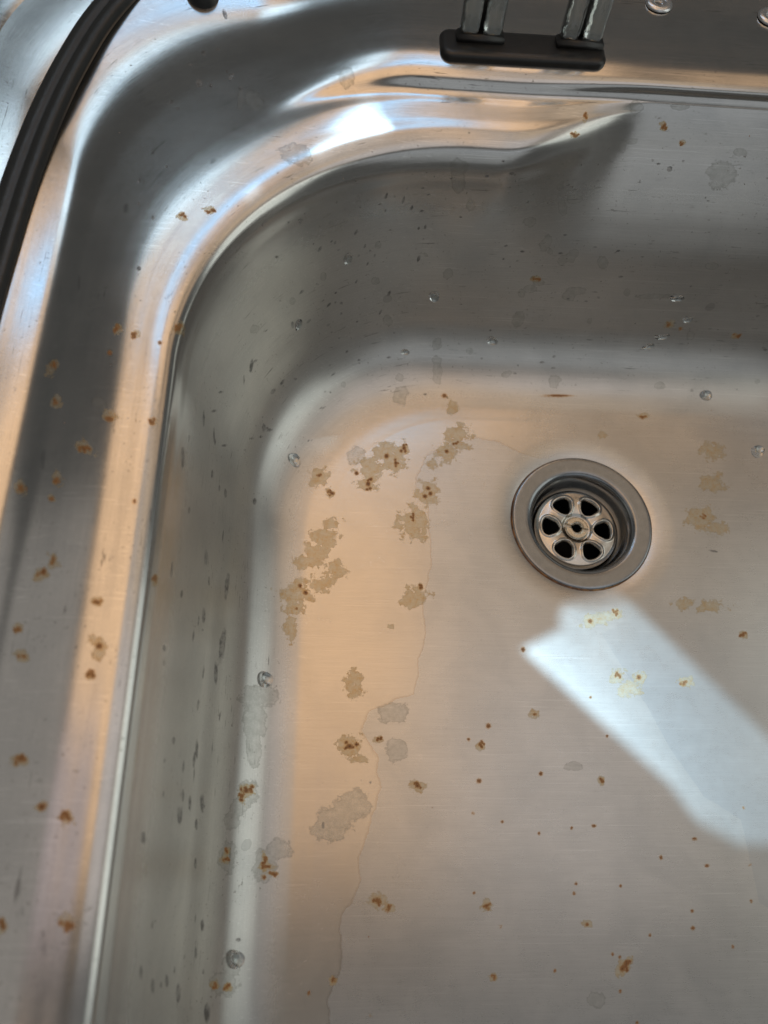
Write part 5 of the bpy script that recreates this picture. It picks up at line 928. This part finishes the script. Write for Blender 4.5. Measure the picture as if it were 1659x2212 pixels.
# ---- drain: flange, cup, strainer with six holes, slotted screw, amber sealing ring
drain = lathe("drain_flange", [(24.6, -6.0), (25.0, -3.2), (25.6, -1.9), (26.6, -1.05), (27.8, -0.75), (29.2, -0.7), (31.2, -0.62), (33.4, -0.5),
                               (34.5, -0.45), (35.0, -0.62), (35.15, -1.0), (35.05, -1.6), (34.4, -2.4)][::-1], M_DRAIN, sink, 180, flip=False)
lathe("cup", [(25.1, -2.6), (24.75, -3.6), (24.4, -5.5), (24.1, -8.0), (23.7, -10.2), (23.0, -11.6), (21.6, -12.2), (21.0, -13.4), (20.9, -40.0), (0.05, -40.5)][::-1] if False else
      [(25.1, -2.6), (24.75, -3.6), (24.4, -5.5), (24.1, -8.0), (23.7, -10.2), (23.0, -11.8), (21.9, -12.6), (21.3, -13.6)], M_DRAIN, drain, 160)
lathe("pipe", [(21.8, -12.7), (21.6, -16.0), (21.4, -45.0), (0.05, -45.2)], M_DARK, drain, 64)
amber = NT("amber_sealant")
amber.b.inputs['Base Color'].default_value = (0.16, 0.062, 0.014, 1)
amber.b.inputs['Roughness'].default_value = 0.18
amber.b.inputs['Coat Weight'].default_value = 0.6
_tc = amber.n('ShaderNodeTexCoord').outputs['Object']
amber.set(amber.b.inputs['Base Color'], amber.mix(amber.step(amber.noise(_tc, 320, 4), 0.35, 0.65), (0.07, 0.028, 0.010, 1), (0.24, 0.10, 0.025, 1)))
ga = np.linspace(0, 2 * np.pi, 200, endpoint=False)
# the ring bulges out most at the front left
bul = 0.6 + 0.9 * np.clip(np.cos(ga - math.radians(215)), 0, 1) + 0.08 * np.sin(ga * 9) * np.cos(ga * 5)
rows = []
for dr, dz in ((-0.6, -0.75), (0.0, -0.70), (0.45, -0.95), (0.75, -1.4), (0.8, -2.0), (0.5, -2.9), (-0.8, -3.2)):
    rr = 35.0 + dr * bul * 1.3
    rows.append(np.c_[rr * np.cos(ga), rr * np.sin(ga), np.full(200, dz - 0.1)])
link_mesh("sealing_ring", np.vstack(rows) * MM, grid_faces(len(rows), 200, True)[:, ::-1], amber.m, drain)


def masked_disc(name, R, sdf, height, mat, parent, step=0.22, center=(0, 0)):
    """flat-topped pressing cut by a signed distance field (positive inside the metal, mm)"""
    n = int(2 * R / step) + 3
    g = (np.arange(n) - (n - 1) / 2) * step
    X, Y = np.meshgrid(g, g, indexing='ij')
    D = sdf(X, Y)
    keep_v = D > -step * 1.05
    # snap the fringe onto the outline
    for _ in range(3):
        e = 0.02
        d0 = sdf(X, Y)
        gx = (sdf(X + e, Y) - sdf(X - e, Y)) / (2 * e)
        gy = (sdf(X, Y + e) - sdf(X, Y - e)) / (2 * e)
        gl = np.maximum(gx * gx + gy * gy, 0.05)
        mv = (d0 < 0) & keep_v
        X = np.where(mv, X - d0 * gx / gl, X)
        Y = np.where(mv, Y - d0 * gy / gl, Y)
    Z = height(X, Y, np.maximum(sdf(X, Y), 0))
    idx = -np.ones(n * n, int)
    i = np.arange(n - 1)[:, None]; j = np.arange(n - 1)[None, :]
    q = np.stack([i * n + j, (i + 1) * n + j, (i + 1) * n + j + 1, i * n + j + 1], -1).reshape(-1, 4)
    q = q[keep_v.ravel()[q].all(1)]
    used = np.unique(q); idx[used] = np.arange(len(used))
    V = np.stack([X.ravel() + center[0], Y.ravel() + center[1], Z.ravel()], -1)[used]
    return link_mesh(name, V * MM, idx[q], mat, parent)


HANG = [math.radians(-3 + 60 * k) for k in range(6)]


def hole_sd(X, Y):
    """distance to the nearest strainer hole (rounded wedges, broad end outwards), positive outside the holes"""
    best = np.full(X.shape, 1e3)
    for a in HANG:
        u = X * math.cos(a) + Y * math.sin(a)
        v = -X * math.sin(a) + Y * math.cos(a)
        u0 = u - 13.2
        rad = 2.0
        # wedge by three half planes, rounded
        d1 = u0 + 0.06 * v * v - (3.8 - rad)
        d2 = (-u0 * 0.42 + np.abs(v) * 0.907) - (3.25 - rad)
        d3 = -u0 - (3.9 - rad)
        dd = np.stack([d1, d2, d3])
        ex = np.maximum(dd, 0)
        d = np.where(dd.max(0) > 0, np.sqrt((ex ** 2).sum(0)), dd.max(0)) - rad
        best = np.minimum(best, d)
    return best


def strainer_sd(X, Y):
    r = np.hypot(X, Y)
    return np.minimum(np.minimum(hole_sd(X, Y), 21.2 - r), r - 2.8)


def strainer_h(X, Y, D):
    r = np.hypot(X, Y)
    h = hole_sd(X, Y)
    z = -10.2 + 0.9 * np.exp(-((r - 12.8) / 5.5) ** 2)
    z -= 1.5 * np.exp(-np.maximum(h, 0) / 0.55)            # metal turned down round each hole
    z += 0.55 * np.exp(-((h - 1.35) / 0.75) ** 2)          # raised lip round each hole
    z -= 2.2 * smooth01((r - 19.4) / 1.9) ** 1.5           # outer edge turned down
    z -= 0.7 * smooth01((8.2 - r) / 1.6)
    return z


st = masked_disc("strainer", 21.6, strainer_sd, strainer_h, M_STRAIN, drain)
M_SCREW = simple("screw_steel", (0.62, 0.56, 0.46), 0.25, 1.0, 0.1, 1500)


def screw_sd(X, Y):
    r = np.hypot(X, Y)
    return np.minimum(r - 2.2, 6.1 - r)


def screw_h(X, Y, D):
    r = np.hypot(X, Y)
    a = math.radians(-14)
    v = np.abs(-X * math.sin(a) + Y * math.cos(a))
    z = -9.35 + 0 * r
    z -= 0.55 * smooth01((r - 5.3) / 0.8)
    z += 0.30 * np.exp(-((r - 3.0) / 0.35) ** 2)
    z -= 0.8 * np.exp(-np.maximum(r - 2.05, 0) / 0.3)
    z -= 1.6 * (1 - smooth01((v - 0.75) / 0.15)) * (r > 2.2)
    return z


masked_disc("screw", 6.4, screw_sd, screw_h, M_SCREW, st, 0.10)
lathe("screw_bore", [(2.3, -10.2), (2.2, -16.0), (0.02, -16.2)], M_DARK, st, 32)

# ---- black rubber seal along the left rim
M_RUBBER = simple("seal_rubber", (0.030, 0.034, 0.036), 0.34, 0, 0.3, 900, 0.5)


def sweep(name, path, section, mat, parent=None, widths=None, closed=True):
    """section (across, up) swept along a 3-D path in mm; across is to the right of travel"""
    P = np.array(path, float)
    T = np.gradient(P, axis=0); T[:, 2] = 0
    T /= np.linalg.norm(T, axis=1)[:, None]
    Rr = np.c_[T[:, 1], -T[:, 0]]
    S = np.array(section, float)
    w = np.ones(len(P)) if widths is None else np.array(widths)
    V = np.zeros((len(P), len(S), 3))
    V[:, :, 0] = P[:, 0][:, None] + Rr[:, 0][:, None] * S[None, :, 0] * w[:, None]
    V[:, :, 1] = P[:, 1][:, None] + Rr[:, 1][:, None] * S[None, :, 0] * w[:, None]
    V[:, :, 2] = P[:, 2][:, None] + S[None, :, 1]
    f = grid_faces(len(P), len(S), closed)
    o = link_mesh(name, V.reshape(-1, 3) * MM, f, mat, parent)
    return o


seal_keys = [(-246.5, -330, 0), (-246.5, -200, 0), (-246.5, -60, 0), (-247.5, 30, 0), (-246.5, 55, 0), (-244.5, 90, 0), (-241, 122, 0),
             (-235.5, 152, 0), (-228.5, 178, 0), (-219, 200, 0), (-206, 220, 0), (-186, 238, 0), (-150, 246, 0), (0, 250, 0), (150, 250, 0)]
sp = catmull([(x, y) for x, y, _ in seal_keys], [20] * (len(seal_keys) - 1))
sp3 = np.c_[sp, np.full(len(sp), 116.8)]
sec = [(-6.2, -1.5), (-6.5, 0.6), (-6.0, 1.9), (-4.8, 2.6), (-2.9, 2.9), (-1.2, 2.7), (-0.3, 2.1), (0.5, 2.0), (1.4, 2.5), (3.0, 2.75), (4.9, 2.4), (6.1, 1.5), (6.5, 0.3), (6.3, -1.5)]
seal = sweep("rubber_seal", sp3, sec, M_RUBBER)
tag(seal, "thick black rubber seal strip running along the left rim of the sink", "seal")

# ---- worktop round the sink (setting)
M_TOP = simple("worktop_steel", (0.60, 0.61, 0.60), 0.16, 1.0, 0.0, 500)
TK = [(-251, 232, 112.0, 94), (-257, 238, 114.9, 94), (-264, 246, 118.5, 96), (-273, 254, 121.3, 98), (-285, 264, 121.8, 102), (-300, 280, 117.0, 108), (-330, 306, 111.0, 120), (-420, 400, 111.0, 150)]
TP = catmull(TK, [6, 8, 8, 10, 10, 10, 8])
rows = []
for xl, yb, z, r in TP:
    g = xl + 128
    p = ring(xl, yb, W_R - 40 - g, W_F + 40 + g, r, max(20, 60 - g * 0.3))
    rows.append(np.c_[p[:, 0], p[:, 1], np.full(len(p), z)])
wt = link_mesh("worktop", np.vstack(rows) * MM, grid_faces(len(rows), len(rows[0]), True), M_TOP)
tag(wt, kind="structure")

# ---- black rubber bumper on the rim, top left
bump = lathe("rubber_bumper", [(0.02, 4.6), (1.6, 4.5), (3.2, 4.0), (4.5, 3.0), (5.2, 1.6), (5.4, 0.0), (5.4, -2.0)], M_RUBBER, None, 48)
bump.scale = (1.35, 1.35, 1.2)
bump.location = (-0.1885, 0.2030, 0.1130)
tag(bump, "small round black rubber bumper on the bright corner of the sink rim", "bumper")

# ---- hinge bracket: rounded black plate and two clear ribbed arms
hinge = empty("hinge_bracket", (-0.0475, 0.1700, 0.1205))
hinge.rotation_euler = (math.radians(-3), 0, math.radians(0.8))
tag(hinge, "black plastic lid hinge bracket with two clear ribbed arms on the rear rim", "hinge")
_hp = []
W2, D2, RC = 36.2, 9.2, 5.0


def rrect(w, d, r, n=10):
    P = []
    for cx, cy, a0 in ((w - r, d - r, 0), (-w + r, d - r, 90), (-w + r, -d + r, 180), (w - r, -d + r, 270)):
        for k in range(n):
            a = math.radians(a0 + 90 * k / (n - 1))
            P.append((cx + r * math.cos(a), cy + r * math.sin(a)))
    return np.array(P)


rows = []
for ins, z in ((1.2, -2.2), (0.2, -1.8), (0.0, -0.8), (0.0, 0.6), (0.25, 1.5), (0.9, 2.2), (1.9, 2.6), (3.4, 2.75)):
    p = rrect(W2 - ins, D2 - ins, max(RC - ins, 0.8))
    rows.append(np.c_[p, np.full(len(p), z)])
nr_ = len(rows[0])
V = np.vstack(rows)
F = [list(map(int, f)) for f in grid_faces(len(rows), nr_, True)]
cx_ = len(V)
V = np.vstack([V, [[0, 0, 2.8]]])
F += [[(len(rows) - 1) * nr_ + k, (len(rows) - 1) * nr_ + (k + 1) % nr_, cx_] for k in range(nr_)]
F = [tuple(f) for f in F]
mePl = bpy.data.meshes.new("base_plate")
mePl.from_pydata((V * MM).tolist(), [], F)
mePl.shade_smooth(); mePl.materials.append(M_BLACK)
plate = bpy.data.objects.new("base_plate", mePl); COL.objects.link(plate); plate.parent = hinge
gl = NT("smoky_clear_plastic")
gl.b.inputs['Base Color'].default_value = (0.82, 0.87, 0.86, 1)
gl.b.inputs['Coat Weight'].default_value = 1.0
gl.b.inputs['Coat Roughness'].default_value = 0.04
gl.b.inputs['Roughness'].default_value = 0.07
gl.b.inputs['IOR'].default_value = 1.49
gl.b.inputs['Transmission Weight'].default_value = 0.90
_tc = gl.n('ShaderNodeTexCoord').outputs['Object']
_bp = gl.n('ShaderNodeBump', ins={'Strength': 0.6, 'Distance': 0.0012, 'Height': gl.noise(_tc, 130, 3)})
gl.set(gl.b.inputs['Normal'], _bp.outputs[0])
M_CLEAR = gl.m


def hinge_arm(cx):
    foot = [(-7.0, -1.9), (-7.0, 1.8), (7.0, 1.8), (7.0, -1.9)]
    bm = bmesh.new()
    bmesh.ops.create_cube(bm, size=1.0)
    for v in bm.verts:
        v.co = Vector((v.co.x * 20.6, v.co.y * 6.4 + 0.4, v.co.z * 3.4 + 1.0)) * MM
    bmesh.ops.bevel(bm, geom=list(bm.edges), offset=0.5 * MM, segments=2, affect='EDGES')
    me = bpy.data.meshes.new("foot"); bm.to_mesh(me); bm.free(); me.shade_smooth(); me.materials.append(M_BLACK)
    # dark spine behind the clear ribs
    bm = bmesh.new()
    bmesh.ops.create_cube(bm, size=1.0)
    for v in bm.verts:
        v.co = Vector((v.co.x * 3.4, v.co.y * 2.2 + 2.6, v.co.z * 40 + 20)) * MM
    bmesh.ops.bevel(bm, geom=list(bm.edges), offset=0.4 * MM, segments=2, affect='EDGES')
    sp_ = bpy.data.meshes.new("arm"); bm.to_mesh(sp_); bm.free(); sp_.shade_smooth(); sp_.materials.append(M_BLACK)
    arm = bpy.data.objects.new("arm", sp_); COL.objects.link(arm); arm.parent = hinge
    arm.location = (cx * MM, 0.0015, 0.0025)
    ft = bpy.data.objects.new("foot", me); COL.objects.link(ft); ft.parent = arm
    for sx in (-1, 1):
        prof = []
        for k in range(13):                       # rounded front, scooped along the middle
            a = math.pi * k / 12
            prof.append((sx * 5.0 + 4.2 * math.cos(a), 1.6 - 3.0 * math.sin(a) ** 0.6 + 1.5 * math.exp(-((k - 6) / 2.2) ** 2)))
        prof = [(x, y) for x, y in prof]
        prof += [(sx * 5.0 - 4.2, 2.6), (sx * 5.0 + 4.2, 2.6)]
        n = len(prof)
        VV, FF = [], []
        L = 12
        for i in range(L + 1):
            zz = 2.7 + 37 * i / L
            bulge = 0.45 * math.exp(-((i - 0.6) / 1.2) ** 2) * 0 - 0.35 * math.sin(i * 1.1 + sx)
            for x, y in prof:
                VV.append((x, y + bulge * (y < 1.5), zz))
        for i in range(L):
            for k in range(n):
                k2 = (k + 1) % n
                FF.append((i * n + k2, i * n + k, (i + 1) * n + k, (i + 1) * n + k2))
        FF.append(tuple(range(n)))
        FF.append(tuple(L * n + k for k in reversed(range(n))))
        m = bpy.data.meshes.new("rib"); m.from_pydata([(x * MM, y * MM, z * MM) for x, y, z in VV], [], FF)
        m.shade_smooth(); m.materials.append(M_CLEAR)
        r = bpy.data.objects.new("rib", m); COL.objects.link(r); r.parent = arm


hinge_arm(-19.0)
hinge_arm(24.5)

# ---- water drops clinging to the steel
wd = NT("water")
wd.b.inputs['Base Color'].default_value = (0.93, 0.96, 0.97, 1)
wd.b.inputs['Roughness'].default_value = 0.02
wd.b.inputs['IOR'].default_value = 1.33
wd.b.inputs['Transmission Weight'].default_value = 1.0
M_WATER = wd.m
#DROPDATA
DROPS = [
    (-120.09, 100.48, 64.51, 1.73, 0.5, -1.79, -1.24, -1.11, -2.34, 'dark rimmed round water drop high on the back wall corner, left of all others there'),
    (-76.39, 104.02, 36.19, 2.79, 0.12, 0.05, 0.33, -1.02, -2.65, 'round water drop on the dark back wall, halfway between corner and recess'),
    (-142.45, 78.75, 42.89, 1.19, 0.59, -1.35, -0.9, -1.83, -2.39, 'narrow slanting water drop on the upper left corner wall'),
    (-43.57, 93.95, 15.73, 2.91, 0.08, 0.1, 0.31, -1.52, -1.92, 'round water drop low on the back wall, straight above the brown floor stain'),
    (-143.69, 27.17, 3.52, 2.11, 1.67, -0.47, 2.07, -3.35, -1.2, 'long water drop with a pale tail at the foot of the curved corner wall'),
    (-88.72, 87.81, 10.97, 2.44, 0.26, -0.21, 0.08, -1.05, -0.96, 'small flat water drop on the lower curve of the back corner wall'),
    (56.07, 101.78, 30.04, 2.61, 0.29, 0.73, 0.85, -0.57, -1.45, 'small water drop beside an orange rust speck on the back wall'),
    (45.84, 97.39, 20.62, 3.81, 0.31, 0.49, 0.57, -0.8, -1.28, 'upper of two long water drops lying one above the other on the back wall'),
    (39.75, 94.19, 16.04, 2.86, 0.66, 0.87, 0.77, -0.85, -1.12, 'lower of two long water drops lying one above the other on the back wall'),
    (46.32, 106.31, 41.07, 3.54, 0.07, 0.17, 0.71, -0.76, -1.9, 'wide pale water drop topmost among the drops right of the recess fold'),
    (98.3, 42.64, 0.0, 3.4, -1.08, 0.0, -1.64, -3.45, 0.0, 'round water drop on the floor at the right edge near tan stains'),
    (-151.49, -80.62, 3.86, 3.51, 0.34, -1.59, 0.2, -3.39, -0.09, 'large round water drop above the long grey stain at the left wall foot'),
    (-156.3, -186.93, 6.55, 3.3, -0.31, -2.23, 0.24, -3.39, -0.16, 'largest round water drop at the lower left above a rusty stain'),
    (74.41, 74.37, 2.29, 3.6, 0.13, 0.04, -0.06, -2.67, -0.82, 'round water drop where back wall meets floor, right of the drain'),
]
#ENDDROPDATA
for (cx, cy, cz, ux, uy, uz, vx, vy, vz, label) in DROPS:
    c = Vector((cx, cy, cz)); u = Vector((ux, uy, uz)); v = Vector((vx, vy, vz))
    nrm = v.cross(u).normalized()
    if nrm.dot(Vector((-124, -144, 345)) - c) < 0: nrm = -nrm
    hgt = 0.42 * min(u.length, v.length)
    VV, FF = [], []
    NA, NB = 28, 9
    wob = [1 + 0.06 * math.sin(2 * math.pi * k / NA * 2 + cx) + 0.05 * math.sin(2 * math.pi * k / NA * 3 + cy) for k in range(NA)]
    for i in range(NB):
        t_ = i / (NB - 1) * math.pi / 2
        for k in range(NA):
            a = 2 * math.pi * k / NA
            w_ = math.cos(t_) * wob[k]
            p = c + u * (math.cos(a) * w_) + v * (math.sin(a) * w_ * (1 + 0.12 * math.sin(a))) + nrm * (math.sin(t_) * hgt + 0.04)
            VV.append(p * MM - c * MM)
    for i in range(NB - 1):
        for k in range(NA):
            k2 = (k + 1) % NA
            FF.append((i * NA + k, i * NA + k2, (i + 1) * NA + k2, (i + 1) * NA + k))
    FF.append(tuple(reversed(range(NA))))
    m = bpy.data.meshes.new("water_drop"); m.from_pydata(VV, [], FF)
    bmm = bmesh.new(); bmm.from_mesh(m); bmesh.ops.remove_doubles(bmm, verts=bmm.verts, dist=1e-6)
    bmesh.ops.recalc_face_normals(bmm, faces=bmm.faces); bmm.to_mesh(m); bmm.free()
    m.shade_smooth(); m.materials.append(M_WATER)
    o = bpy.data.objects.new("water_drop", m); COL.objects.link(o)
    o.location = c * MM
    tag(o, label, "water drop", "water drops clinging to the sink")
